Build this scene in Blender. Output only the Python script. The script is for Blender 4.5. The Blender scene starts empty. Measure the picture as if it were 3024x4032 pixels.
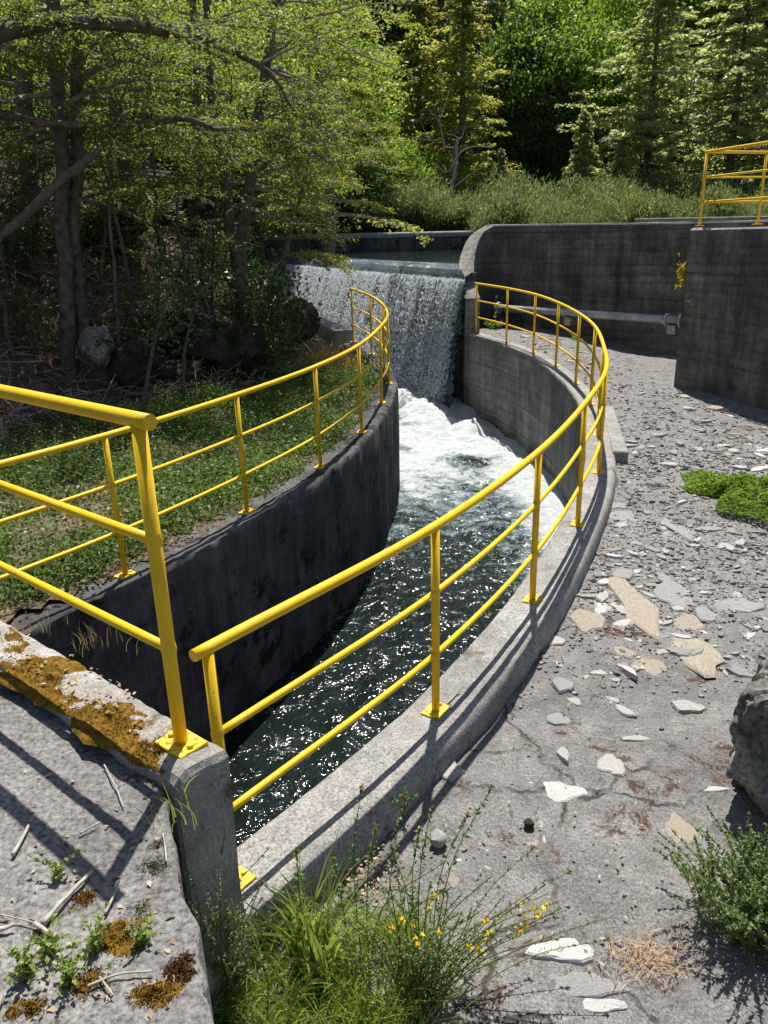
import bpy, math, random
import numpy as np
from mathutils import Vector, noise as mn

rng = np.random.default_rng(7)
random.seed(7)
SC = bpy.context.scene
COL = SC.collection

# ------------------------------------------------------------------ camera
PITCH, ROLL, FPX = math.radians(19.7), math.radians(1.5), 3028.0
def cam_axes():
    cp, sp = math.cos(PITCH), math.sin(PITCH)
    right = np.array([1, 0, 0.]); fwd = np.array([0, cp, -sp]); down = np.array([0, -sp, -cp])
    c, s = math.cos(ROLL), math.sin(ROLL)
    return right*c+down*s, -right*s+down*c, fwd
CX, CY, CF = cam_axes()
SD = 3024/1659
def ray(x, y):
    return CX*((x*SD-1512)/FPX) + CY*((y*SD-2016)/FPX) + CF
def atz(x, y, z):                                     # the point of the place at height z seen at survey pixel x, y
    r = ray(x, y); return r*(z/r[2])
def aty(x, y, Y):                                     # ... at distance Y
    r = ray(x, y); return r*(Y/r[1])

cd = bpy.data.cameras.new('camera'); co = bpy.data.objects.new('camera', cd); COL.objects.link(co)
cd.sensor_fit = 'VERTICAL'; cd.sensor_height = 36; cd.sensor_width = 27; cd.lens = FPX/4032*36
cd.clip_start = .05; cd.clip_end = 600
from mathutils import Matrix
m = Matrix(((CX[0], -CY[0], -CF[0], 0), (CX[1], -CY[1], -CF[1], 0), (CX[2], -CY[2], -CF[2], 0), (0, 0, 0, 1)))
co.matrix_world = m
SC.camera = co

# ------------------------------------------------------------------ light
SUN_AZ, SUN_EL = math.radians(9), math.radians(65)
w = bpy.data.worlds.new('World'); SC.world = w; w.use_nodes = True
nt = w.node_tree; bg = nt.nodes['Background']
sky = nt.nodes.new('ShaderNodeTexSky'); sky.sky_type = 'NISHITA'; sky.sun_disc = False
sky.sun_elevation = SUN_EL; sky.sun_rotation = SUN_AZ
nt.links.new(sky.outputs[0], bg.inputs[0]); bg.inputs[1].default_value = .072
sl = bpy.data.lights.new('sun', 'SUN'); sl.energy = 5.0; sl.angle = math.radians(.5); sl.color = (1, .95, .87)
so = bpy.data.objects.new('sun', sl); COL.objects.link(so)
sd = Vector((math.sin(SUN_AZ)*math.cos(SUN_EL), math.cos(SUN_AZ)*math.cos(SUN_EL), math.sin(SUN_EL)))
so.rotation_euler = (-sd).to_track_quat('-Z', 'Y').to_euler(); so.location = (0, 10, 40)
SC.view_settings.view_transform = 'Standard'; SC.view_settings.look = 'None'
SC.view_settings.exposure = .62; SC.view_settings.gamma = 1
SC.render.engine = 'CYCLES'
SC.cycles.max_bounces = 6; SC.cycles.diffuse_bounces = 3; SC.cycles.glossy_bounces = 3; SC.cycles.transmission_bounces = 4
SC.cycles.transparent_max_bounces = 6
SC.cycles.caustics_reflective = False; SC.cycles.caustics_refractive = False

# ------------------------------------------------------------------ materials
class NT:
    def __init__(s, name):
        s.m = bpy.data.materials.new(name); s.m.use_nodes = True
        s.t = s.m.node_tree; s.b = s.t.nodes['Principled BSDF']; s.out = s.t.nodes['Material Output']
    def n(s, typ, **k):
        nd = s.t.nodes.new('ShaderNode'+typ)
        for a, v in k.items(): setattr(nd, a, v)
        return nd
    def l(s, a, b): s.t.links.new(a, b)
    def coord(s, scale=(1, 1, 1), out='Object'):
        c = s.n('TexCoord'); mp = s.n('Mapping'); mp.inputs['Scale'].default_value = scale
        s.l(c.outputs[out], mp.inputs[0]); return mp.outputs[0]
    def noise(s, co, scale, detail=5, rough=.6, dist=0):
        x = s.n('TexNoise'); x.inputs['Scale'].default_value = scale; x.inputs['Detail'].default_value = detail
        x.inputs['Roughness'].default_value = rough; x.inputs['Distortion'].default_value = dist
        if co is not None: s.l(co, x.inputs['Vector'])
        return x.outputs[0]
    def ramp(s, f, stops):
        r = s.n('ValToRGB'); e = r.color_ramp.elements
        while len(e) < len(stops): e.new(.5)
        for q, (p, c) in zip(e, stops):
            q.position = p; q.color = (c, c, c, 1) if isinstance(c, (int, float)) else (*c, 1)
        s.l(f, r.inputs[0]); return r.outputs[0]
    def mix(s, f, a, b, mode='MIX'):
        x = s.n('Mix', data_type='RGBA', blend_type=mode)
        for i, v in ((0, f), (6, a), (7, b)):
            if isinstance(v, (int, float)): x.inputs[i].default_value = v
            elif isinstance(v, tuple): x.inputs[i].default_value = (*v, 1)
            else: s.l(v, x.inputs[i])
        return x.outputs[2]
    def math(s, op, a, b=0.):
        x = s.n('Math', operation=op)
        for i, v in ((0, a), (1, b)):
            if isinstance(v, (int, float)): x.inputs[i].default_value = v
            else: s.l(v, x.inputs[i])
        return x.outputs[0]
    def bump(s, h, strength=.5, dist=.01):
        b = s.n('Bump'); b.inputs['Strength'].default_value = strength; b.inputs['Distance'].default_value = dist
        s.l(h, b.inputs['Height']); s.l(b.outputs[0], s.b.inputs['Normal']); return b.outputs[0]
    def col(s, v):
        if isinstance(v, tuple): s.b.inputs['Base Color'].default_value = (*v, 1)
        else: s.l(v, s.b.inputs['Base Color'])
    def rough(s, v): s.b.inputs['Roughness'].default_value = v
    def spec(s, v): s.b.inputs['Specular IOR Level'].default_value = v

def mat_concrete(name, lo, hi, speck=.5, streak=0., moss=0., mosscol=(.05, .035, .015), grain=90, boards=0., lines=0.):
    k = NT(name); c = k.coord()
    big = k.noise(c, 1.3, 6, .65); mid = k.noise(c, 9, 6, .7); fine = k.noise(c, grain, 3, .7)
    col = k.mix(k.ramp(big, [(.35, 0.), (.65, 1.)]), lo, hi)
    col = k.mix(.55, col, k.ramp(mid, [(.3, .45), (.7, 1.35)]), 'MULTIPLY')
    col = k.mix(speck, col, k.ramp(fine, [(.28, .25), (.5, 1.), (.75, 1.7)]), 'MULTIPLY')
    if streak:
        cs = k.coord((1.6, 1.6, .12)); st = k.noise(cs, 3.5, 6, .75, .4)
        col = k.mix(streak, col, k.ramp(st, [(.38, .18), (.6, 1.25)]), 'MULTIPLY')
    if boards:
        cb = k.coord((.35, .35, 9)); bo = k.noise(cb, 1.6, 4, .6)
        col = k.mix(boards, col, k.ramp(bo, [(.35, .6), (.65, 1.3)]), 'MULTIPLY')
    if lines:
        g_ = k.n('NewGeometry'); sx = k.n('SeparateXYZ'); k.l(g_.outputs['Position'], sx.inputs[0])
        zz = k.math('ADD', k.math('DIVIDE', sx.outputs[2], lines), k.math('MULTIPLY', mid, .035)); fr = k.math('FRACT', zz)
        ln = k.math('MULTIPLY', k.ramp(fr, [(.015, 1.), (.045, 0.)]), k.ramp(big, [(.35, .2), (.6, .8)])); col = k.mix(ln, col, (.045, .042, .038))
        st2 = k.noise(k.coord((.6, .6, .5)), 2.2, 5, .7); col = k.mix(.6, col, k.ramp(st2, [(.35, .55), (.65, 1.35)]), 'MULTIPLY')
    if moss:
        ms = k.noise(c, 3.2, 7, .72); f = k.ramp(ms, [(.5-.18*moss+.12, 0.), (.58-.18*moss+.12, 1.)])
        col = k.mix(f, col, mosscol)
    k.col(col); k.rough(.93); k.spec(.15)
    h = k.math('ADD', k.math('MULTIPLY', fine, .5), mid)
    k.bump(h, .7, .012)
    return k.m

def mat_simple(name, colr, rough=.6, var=.4, scale=12, spec=.3, metal=0., bump=.2):
    k = NT(name); c = k.coord(); f = k.noise(c, scale, 5, .65)
    a = tuple(v*(1-var) for v in colr); b = tuple(min(1, v*(1+var)) for v in colr)
    k.col(k.mix(k.ramp(f, [(.3, 0.), (.7, 1.)]), a, b)); k.rough(rough); k.spec(spec); k.b.inputs['Metallic'].default_value = metal
    if bump: k.bump(f, bump, .01)
    return k.m

def mat_leaf(name, dark, light, trans=.45, rough=.45, scale=.7, spec=.35):
    k = NT(name); a = k.n('Attribute'); a.attribute_name = 'v'
    c = k.coord(); f = k.noise(c, scale, 3, .6)
    fac = k.math('ADD', k.math('MULTIPLY', a.outputs['Fac'], .6), k.math('MULTIPLY', k.ramp(f, [(.3, 0.), (.7, 1.)]), .4))
    col = k.mix(fac, dark, light); k.col(col); k.rough(rough); k.spec(spec)
    tr = k.n('BsdfTranslucent'); mx = k.n('MixShader'); mx.inputs[0].default_value = trans
    hs = k.mix(1., col, (1.22, 1.24, .66), 'MULTIPLY'); k.l(hs, tr.inputs[0])
    k.l(k.b.outputs[0], mx.inputs[1]); k.l(tr.outputs[0], mx.inputs[2]); k.l(mx.outputs[0], k.out.inputs[0])
    return k.m

def mat_yellow():
    k = NT('yellow_paint'); c = k.coord(); f = k.noise(c, 6, 5, .7); g = k.noise(c, 60, 4, .7)
    col = k.mix(k.ramp(f, [(.3, 0.), (.7, 1.)]), (.74, .43, .006), (.82, .53, .012))
    col = k.mix(k.ramp(k.math('ADD', g, k.math('MULTIPLY', k.math('SUBTRACT', f, .5), .22)), [(.655, 0.), (.69, .85)]), col, (.17, .085, .02))
    k.col(col); k.rough(.5); k.spec(.35); k.bump(g, .12, .004); return k.m

def mat_plate():
    k = NT('worn_yellow_paint'); c = k.coord(); g = k.noise(c, 45, 5, .75)
    k.col(k.mix(k.ramp(g, [(.52, 0.), (.6, 1.)]), (.82, .52, .008), (.16, .10, .03))); k.rough(.6); k.bump(g, .3, .004); return k.m

def mat_water(name, deep, foamcol=(.80, .86, .88), dens=7., stretch=(1, 1, 1), rough=.06, bump=.25, bscale=22, trans=.0, r0=.36, r1=.62, flecks=False):
    k = NT(name); a = k.n('Attribute'); a.attribute_name = 'foam'
    c = k.coord(stretch); f = k.noise(c, dens, 8, .72, .6)
    fac = k.math('ADD', a.outputs['Fac'], k.math('MULTIPLY', k.math('SUBTRACT', f, .5), 1.5))
    if flecks: fac = k.math('ADD', fac, k.math('MULTIPLY', k.ramp(k.noise(c, 34, 3, .7, .8), [(.58, 0.), (.75, 1.)]), k.math('MULTIPLY', k.ramp(k.math('ADD', a.outputs['Fac'], .5), [(.25, 0.), (.6, 1.)]), .8)))  # white specks painted into the foam colour in place of sun glints
    fac = k.ramp(fac, [(r0, 0.), (r1, 1.)])
    dn = k.noise(c, .9, 4)
    k.col(k.mix(k.ramp(dn, [(.35, 0.), (.65, 1.)]), deep, tuple(v*2.1 for v in deep))); k.rough(rough); k.b.inputs['IOR'].default_value = 1.33; k.spec(.55)
    n1 = k.noise(c, bscale, 3, .6, .4); k.bump(n1, bump, .08)
    fo = k.n('BsdfPrincipled'); k.l(k.mix(k.ramp(fac, [(.25, 0.), (.85, 1.)]), tuple(v*q for v, q in zip(foamcol, (.36, .58, .6))), foamcol), fo.inputs['Base Color']); fo.inputs['Roughness'].default_value = .35
    fo.inputs['Specular IOR Level'].default_value = .6
    b2 = k.n('Bump'); b2.inputs['Strength'].default_value = 1.; b2.inputs['Distance'].default_value = .09
    k.l(k.noise(c, dens*2.2, 7, .8, .5), b2.inputs['Height']); k.l(b2.outputs[0], fo.inputs['Normal'])
    fs = fo.outputs[0]
    if trans:
        tl = k.n('BsdfTranslucent'); tl.inputs[0].default_value = (*foamcol, 1); m2 = k.n('MixShader'); m2.inputs[0].default_value = trans
        k.l(fs, m2.inputs[1]); k.l(tl.outputs[0], m2.inputs[2]); fs = m2.outputs[0]
    mx = k.n('MixShader'); k.l(fac, mx.inputs[0]); k.l(k.b.outputs[0], mx.inputs[1]); k.l(fs, mx.inputs[2]); k.l(mx.outputs[0], k.out.inputs[0])
    return k.m

M = {}
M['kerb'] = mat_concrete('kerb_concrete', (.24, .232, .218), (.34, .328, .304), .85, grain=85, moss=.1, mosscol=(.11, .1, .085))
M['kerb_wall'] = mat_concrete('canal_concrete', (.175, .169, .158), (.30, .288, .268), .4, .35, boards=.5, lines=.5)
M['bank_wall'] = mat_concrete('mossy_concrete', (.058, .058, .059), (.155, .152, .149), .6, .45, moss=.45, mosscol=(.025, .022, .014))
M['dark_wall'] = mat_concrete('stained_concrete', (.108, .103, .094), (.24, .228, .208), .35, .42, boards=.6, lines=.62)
M['curb'] = mat_concrete('curb_concrete', (.25, .235, .21), (.40, .375, .34), .6, moss=.28, mosscol=(.09, .06, .03), grain=120)
M['slab'] = mat_concrete('slab_concrete', (.15, .146, .14), (.225, .219, .208), .95, moss=.2, mosscol=(.12, .10, .075), grain=60)
M['yellow'] = mat_yellow(); M['plate'] = mat_plate()
M['bark'] = mat_simple('bark', (.13, .112, .092), .95, .6, 9, .1, 0, .9)
M['bark_pale'] = mat_simple('weathered_wood', (.17, .14, .11), .9, .5, 14, .1, 0, .8)
M['twig'] = mat_simple('dead_twig', (.33, .26, .2), .9, .5, 5, .1, 0, 0)
M['straw'] = mat_simple('straw', (.42, .33, .19), .9, .4, 5, .1, 0, 0)
M['stick'] = mat_simple('bleached_stick', (.38, .34, .29), .85, .35, 30, .1, 0, .4)
M['pipe'] = mat_simple('galvanised_pipe', (.4, .41, .4), .45, .35, 5, .5, .35, .1)
M['steel'] = mat_simple('grey_steel', (.34, .34, .33), .5, .4, 20, .5, .5, .2)
M['stone_pale'] = mat_simple('pale_stone', (.38, .37, .34), .9, .3, 14, .15, 0, .7)
M['stone_grey'] = mat_simple('grey_stone', (.27, .27, .262), .9, .3, 16, .15, 0, .7)
M['stone_tan'] = mat_simple('tan_stone', (.31, .275, .22), .9, .3, 12, .15, 0, .7)
M['stone_white'] = mat_simple('white_stone', (.46, .455, .435), .9, .25, 14, .15, 0, .7)
M['rock'] = mat_concrete('lichen_rock', (.12, .105, .09), (.34, .31, .27), .9, moss=.5, mosscol=(.045, .042, .018), grain=45)
M['lichen'] = mat_concrete('lichen_crust', (.09, .082, .072), (.40, .38, .34), 1., moss=.62, mosscol=(.06, .055, .045), grain=34)
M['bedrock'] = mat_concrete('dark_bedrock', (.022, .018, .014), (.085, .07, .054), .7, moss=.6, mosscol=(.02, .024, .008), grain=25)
M['moss_gold'] = mat_simple('golden_moss', (.15, .085, .016), 1., .6, 38, 0, 0, 1.)
M['moss_brown'] = mat_simple('brown_moss', (.085, .045, .02), 1., .5, 60, 0, 0, 1.)
M['moss_grey'] = mat_simple('grey_moss', (.13, .105, .06), 1., .5, 60, 0, 0, 1.)
M['petal'] = mat_leaf('yellow_petal', (.80, .55, .01), (.9, .68, .02), .3)
M['dry_leaf'] = mat_leaf('dry_leaf', (.22, .12, .06), (.55, .42, .26), .2)
M['litter'] = mat_leaf('litter_leaf', (.13, .08, .055), (.46, .32, .23), .2)
M['beech'] = mat_leaf('beech_leaf', (.08, .105, .025), (.26, .30, .08), .62)
M['beech_light'] = mat_leaf('bright_beech_leaf', (.15, .19, .035), (.40, .42, .10), .62)
M['bright'] = mat_leaf('bright_broad_leaf', (.1, .18, .025), (.27, .40, .07), .58)
M['deep'] = mat_leaf('deep_green_leaf', (.035, .065, .025), (.13, .2, .07), .5)
M['coihue'] = mat_leaf('grey_green_leaf', (.2, .23, .13), (.52, .56, .36), .68, .36, .7, .5)
M['coihue_yellow'] = mat_leaf('yellow_green_leaf', (.2, .22, .06), (.50, .48, .17), .65, .4)
M['broom'] = mat_leaf('broom_twig', (.085, .125, .055), (.28, .335, .165), .5)
M['grass'] = mat_leaf('grass_blade', (.14, .22, .05), (.38, .48, .15), .5, .4, 3)
M['herb'] = mat_leaf('herb_leaf', (.10, .17, .065), (.27, .37, .15), .45, .45, 4)
M['herb_light'] = mat_leaf('pale_herb_leaf', (.16, .24, .05), (.36, .44, .12), .4, .5, 5)
M['cover'] = mat_leaf('ground_cover_leaf', (.05, .10, .025), (.2, .29, .075), .45, .5, 1.5)
M['ivy'] = mat_leaf('ivy_leaf', (.03, .07, .02), (.1, .18, .05), .35, .35, 2)

def mat_ground():
    k = NT('apron_ground'); c = k.coord()
    big = k.noise(c, .9, 6, .7, .4); mid = k.noise(c, 7, 7, .72); fine = k.noise(c, 95, 4, .75)
    v = k.n('TexVoronoi'); v.inputs['Scale'].default_value = 42; k.l(c, v.inputs['Vector'])
    smooth = k.mix(k.ramp(big, [(.35, 0.), (.65, 1.)]), (.16, .154, .151), (.245, .236, .226))
    smooth = k.mix(.7, smooth, k.ramp(mid, [(.28, .5), (.68, 1.3)]), 'MULTIPLY')
    smooth = k.mix(.85, smooth, k.ramp(fine, [(.28, .3), (.72, 1.6)]), 'MULTIPLY'); smooth = k.mix(.7, smooth, k.ramp(k.noise(c, 230, 2, .6), [(.3, .45), (.7, 1.5)]), 'MULTIPLY')
    rub = k.mix(k.ramp(v.outputs['Color'], [(.1, 0.), (.9, 1.)]), (.15, .146, .144), (.265, .258, .25))
    rub = k.mix(.7, rub, k.ramp(fine, [(.3, .5), (.7, 1.4)]), 'MULTIPLY')
    a = k.n('Attribute'); a.attribute_name = 'rubble'
    fr = k.math('ADD', a.outputs['Fac'], k.math('MULTIPLY', k.math('SUBTRACT', mid, .5), 1.1))
    col = k.mix(k.ramp(fr, [(.42, 0.), (.58, 1.)]), smooth, rub)
    ms = k.noise(c, 2.6, 9, .78, .8); fm = k.ramp(ms, [(.56, 0.), (.61, 1.)])
    col = k.mix(fm, col, k.mix(k.ramp(fine, [(.35, 0.), (.65, 1.)]), (.05, .028, .02), (.12, .08, .055)))
    vc = k.n('TexVoronoi', feature='DISTANCE_TO_EDGE'); vc.inputs['Scale'].default_value = .85
    wv = k.n('VectorMath', operation='ADD'); nz = k.n('TexNoise'); nz.inputs['Scale'].default_value = 3; nz.inputs['Detail'].default_value = 6
    k.l(c, nz.inputs['Vector']); sc = k.n('VectorMath', operation='SCALE'); sc.inputs['Scale'].default_value = .5
    k.l(nz.outputs['Color'], sc.inputs[0]); k.l(c, wv.inputs[0]); k.l(sc.outputs[0], wv.inputs[1]); k.l(wv.outputs[0], vc.inputs['Vector'])
    ck = k.ramp(vc.outputs['Distance'], [(.004, 1.), (.014, 0.)])
    ck = k.math('MULTIPLY', ck, k.ramp(big, [(.45, 0.), (.55, 1.)]))
    col = k.mix(k.math('MULTIPLY', ck, .85), col, (.05, .038, .03))
    k.col(col); k.rough(.95); k.spec(.12)
    h = k.math('ADD', k.math('MULTIPLY', fine, .45), k.math('SUBTRACT', mid, k.math('MULTIPLY', ck, .8)))
    h = k.math('ADD', h, k.math('MULTIPLY', v.outputs['Distance'], .5))
    k.bump(h, .8, .018); return k.m
M['ground'] = mat_ground()
def mat_soil():
    k = NT('forest_soil'); c = k.coord(); a = k.noise(c, 2.2, 7, .7); b = k.noise(c, 30, 5, .75)
    col = k.mix(k.ramp(a, [(.35, 0.), (.65, 1.)]), (.10, .072, .055), (.27, .195, .145))
    col = k.mix(.8, col, k.ramp(b, [(.3, .3), (.7, 1.9)]), 'MULTIPLY'); k.col(col); k.rough(1); k.spec(.05)
    k.bump(k.math('ADD', a, b), 1., .04); return k.m
M['soil'] = mat_soil()
M['far_soil'] = mat_simple('meadow_soil', (.06, .075, .025), 1, .5, 3, .05)
M['canal'] = mat_water('canal_water', (.005, .008, .0072), r0=.32, r1=.74, flecks=True, dens=5., rough=.085, bump=.9, bscale=6)
M['pool'] = mat_water('pool_water', (.012, .022, .018), dens=4., rough=.03, bump=.1, bscale=3.5, stretch=(.6, 1.6, 1))
M['fall'] = mat_water('falling_water', (.06, .085, .105), foamcol=(.90, .96, 1.), dens=11., stretch=(1, 1, .16), rough=.12, bump=.5, bscale=30, trans=.6, r0=.2, r1=.5)

# ------------------------------------------------------------------ mesh helpers
def tagit(o, label=None, cat=None, group=None, kind=None):
    if label: o['label'] = label
    if cat: o['category'] = cat
    if group: o['group'] = group
    if kind: o['kind'] = kind
    return o
def mesh(name, V, F, mat, parent=None, smooth=False):
    me = bpy.data.meshes.new(name); me.from_pydata([tuple(map(float, v)) for v in V], [], F)
    me.materials.append(mat)
    if smooth: me.polygons.foreach_set('use_smooth', np.ones(len(me.polygons), bool))
    me.update(); o = bpy.data.objects.new(name, me); COL.objects.link(o)
    if parent: o.parent = parent
    return o
def qmesh(name, V, mat, parent=None, n=4, attr=None):
    """V: (count, n, 3) separate n-gons; attr per face"""
    V = np.asarray(V, np.float32); cnt = len(V); me = bpy.data.meshes.new(name)
    me.vertices.add(cnt*n); me.vertices.foreach_set('co', V.reshape(-1))
    me.loops.add(cnt*n); me.loops.foreach_set('vertex_index', np.arange(cnt*n, dtype=np.int32))
    me.polygons.add(cnt); me.polygons.foreach_set('loop_start', np.arange(0, cnt*n, n, dtype=np.int32))
    me.polygons.foreach_set('loop_total', np.full(cnt, n, np.int32))
    a = me.attributes.new('v', 'FLOAT', 'FACE'); a.data.foreach_set('value', (rng.random(cnt) if attr is None else np.asarray(attr)).astype(np.float32))
    me.materials.append(mat); me.update(calc_edges=True)
    o = bpy.data.objects.new(name, me); COL.objects.link(o)
    if parent: o.parent = parent
    return o
def grid(name, P, mat, parent=None, smooth=True, attrs=None, keep=None):
    """P: (nu, nv, 3)"""
    nu, nv = P.shape[:2]
    idx = np.arange(nu*nv).reshape(nu, nv)
    F = np.stack([idx[:-1, :-1], idx[1:, :-1], idx[1:, 1:], idx[:-1, 1:]], -1).reshape(-1, 4)
    if keep is not None: F = F[keep.reshape(-1)]
    me = bpy.data.meshes.new(name); me.vertices.add(nu*nv); me.vertices.foreach_set('co', P.astype(np.float32).reshape(-1))
    me.loops.add(len(F)*4); me.loops.foreach_set('vertex_index', F.astype(np.int32).reshape(-1))
    me.polygons.add(len(F)); me.polygons.foreach_set('loop_start', np.arange(0, len(F)*4, 4, dtype=np.int32))
    me.polygons.foreach_set('loop_total', np.full(len(F), 4, np.int32))
    if smooth: me.polygons.foreach_set('use_smooth', np.ones(len(F), bool))
    for k, v in (attrs or {}).items():
        a = me.attributes.new(k, 'FLOAT', 'POINT'); a.data.foreach_set('value', v.astype(np.float32).reshape(-1))
    me.materials.append(mat); me.update(calc_edges=True); me.validate()
    o = bpy.data.objects.new(name, me); COL.objects.link(o)
    if parent: o.parent = parent
    return o
def empty(name, loc, label, cat, group=None):
    o = bpy.data.objects.new(name, None); COL.objects.link(o); o.location = tuple(map(float, loc)); o.empty_display_size = .1
    return tagit(o, label, cat, group)
def under(parent, o):
    o.parent = parent; o.matrix_parent_inverse = Matrix.Translation(parent.location).inverted(); return o

def cr(P, n):
    """Catmull-Rom through P, n steps per span"""
    P = np.asarray(P, float); Q = np.vstack([2*P[0]-P[1], P, 2*P[-1]-P[-2]]); out = []
    for i in range(1, len(Q)-2):
        for t in np.arange(n)/n:
            out.append(.5*((2*Q[i])+(-Q[i-1]+Q[i+1])*t+(2*Q[i-1]-5*Q[i]+4*Q[i+1]-Q[i+2])*t*t+(-Q[i-1]+3*Q[i]-3*Q[i+1]+Q[i+2])*t**3))
    out.append(P[-1]); return np.array(out)
def resample(P, step):
    P = np.asarray(P, float); d = np.r_[0, np.cumsum(np.linalg.norm(np.diff(P, axis=0), axis=1))]
    n = max(2, int(d[-1]/step)+1); s = np.linspace(0, d[-1], n)
    return np.stack([np.interp(s, d, P[:, i]) for i in range(P.shape[1])], 1)
def tubegeo(P, R, seg=8, caps=True, off=0):
    P = np.asarray(P, float); n = len(P); R = np.full(n, R) if np.isscalar(R) else np.asarray(R)
    T = np.gradient(P, axis=0); T /= np.linalg.norm(T, axis=1)[:, None]+1e-9
    up = np.array([0, 0, 1.]) if abs(T[0][2]) < .9 else np.array([1., 0, 0])
    V = []; F = []
    a = np.cross(T[0], up); a /= np.linalg.norm(a)
    for i in range(n):
        a = a-T[i]*np.dot(a, T[i]); a /= np.linalg.norm(a)+1e-9; b = np.cross(T[i], a)
        for k in range(seg):
            th = 2*math.pi*k/seg; V.append(P[i]+R[i]*(math.cos(th)*a+math.sin(th)*b))
    for i in range(n-1):
        for k in range(seg):
            k2 = (k+1) % seg; F.append((off+i*seg+k, off+i*seg+k2, off+(i+1)*seg+k2, off+(i+1)*seg+k))
    if caps:
        F.append(tuple(off+k for k in range(seg))[::-1]); F.append(tuple(off+(n-1)*seg+k for k in range(seg)))
    return V, F
class MB:
    def __init__(s): s.V = []; s.F = []
    def tube(s, P, R, seg=8, caps=True):
        v, f = tubegeo(P, R, seg, caps, len(s.V)); s.V += v; s.F += f; return s
    def box(s, c, size, ex=(1, 0, 0), ey=(0, 1, 0), ez=(0, 0, 1), bev=0.):
        c = np.array(c, float); ex, ey, ez = (np.array(e, float)/np.linalg.norm(e) for e in (ex, ey, ez)); o = len(s.V)
        hx, hy, hz = (v/2 for v in size)
        if bev <= 0:
            for z in (-hz, hz):
                for x, y in ((-hx, -hy), (hx, -hy), (hx, hy), (-hx, hy)): s.V.append(c+ex*x+ey*y+ez*z)
            s.F += [tuple(o+i for i in f) for f in ((3, 2, 1, 0), (4, 5, 6, 7), (0, 1, 5, 4), (1, 2, 6, 5), (2, 3, 7, 6), (3, 0, 4, 7))]
        else:
            rings = [(-hz, 0), (hz-bev, 0), (hz, bev)]
            for z, b in rings:
                for x, y in ((-hx+b, -hy+b), (hx-b, -hy+b), (hx-b, hy-b), (-hx+b, hy-b)): s.V.append(c+ex*x+ey*y+ez*z)
            for r in range(2):
                for k in range(4): s.F.append((o+r*4+k, o+r*4+(k+1) % 4, o+r*4+4+(k+1) % 4, o+r*4+4+k))
            s.F += [(o+3, o+2, o+1, o), (o+8, o+9, o+10, o+11)]
        return s
    def build(s, name, mat, parent=None, smooth=False):
        o = mesh(name, s.V, s.F, mat, None, smooth)
        if parent: under(parent, o)
        return o
def fbm(p, sc, oct=4):
    return mn.fractal(Vector((p[0]*sc, p[1]*sc, p[2]*sc)), 1.0, 2.0, oct)
def shake(V, amp, sc, oct=4):
    return [np.asarray(v)+np.array([fbm((v[0]+7, v[1], v[2]), sc, oct), fbm((v[0], v[1]+31, v[2]), sc, oct), fbm((v[0], v[1], v[2]+57), sc, oct)])*amp for v in V]
def norm2(T): return np.stack([T[:, 1], -T[:, 0]], 1)      # right-hand normal in plan
def sweep(name, path, prof, mat, amp=.006, asc=7, cap=True, side=1, parent=None, smooth=True):
    """path (n,3) top line; prof list of (offset to the side, height above path) - one closed-at-top profile"""
    T = np.gradient(path[:, :2], axis=0); T /= np.linalg.norm(T, axis=1)[:, None]; N = norm2(T)*side
    n, mm = len(path), len(prof); V = []
    for i in range(n):
        for o_, h in prof: V.append(np.array([path[i, 0]+N[i, 0]*o_, path[i, 1]+N[i, 1]*o_, path[i, 2]+h if h > -1.9 else path[0, 2]*0+h]))
    V = shake(V, amp, asc); F = []
    for i in range(n-1):
        for k in range(mm-1):
            q = (i*mm+k, i*mm+k+1, (i+1)*mm+k+1, (i+1)*mm+k); F.append(q if side < 0 else q[::-1])
    if cap: F += [tuple(range(mm)), tuple((n-1)*mm+k for k in range(mm))[::-1]]
    o = mesh(name, V, F, mat, None, False)
    if smooth:
        for p in o.data.polygons: p.use_smooth = len(p.vertices) == 4
        # keep the arrises crisp enough
        o.data.set_sharp_from_angle(angle=math.radians(50))
    if parent: under(parent, o)
    return o
def lerp(a, b, t): return a+(b-a)*t

# ------------------------------------------------------------------ layout (metres, camera at the origin)
zc = lambda y: np.interp(y, [2, 6, 9, 12, 14, 16.5], [-2.27, -2.24, -2.2, -2.08, -2.0, -1.95])
zb = lambda y: np.interp(y, [3, 4.9, 9, 12, 13.5, 15.3], [-2.2, -2.18, -2.14, -2.08, -1.96, -1.92])
def refit(P, zf):
    out = []
    for x, y, z in P:
        for _ in range(8):
            k = zf(y)/z; x, y, z = x*k, y*k, z*k
        out.append((x, y, zf(y)))
    return np.array(out)
CP = refit([(-.62, 2.34, -2.36), (.23, 3.25, -2.22), (.95, 4.51, -2.25), (1.52, 5.65, -2.17), (2.15, 7.34, -2.27), (2.49, 8.64, -2.22),
            (2.82, 10.23, -2.2), (2.87, 11.27, -2.11), (2.86, 12.58, -2.06), (2.71, 13.72, -2.0), (2.45, 15.09, -1.98), (2.02, 16.39, -1.95)], zc)
BP = refit([(-1.81, 4.91, -2.18), (-1.16, 6.14, -2.17), (-.62, 7.34, -2.14), (-.24, 8.87, -2.17), (.01, 10.11, -2.08), (.13, 11.86, -2.14),
            (.07, 12.71, -2.03), (-.14, 13.57, -1.93), (-.51, 15.22, -1.92)], zb)
BP = np.vstack([[-2.62, 3.72, -2.19], BP])

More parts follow.
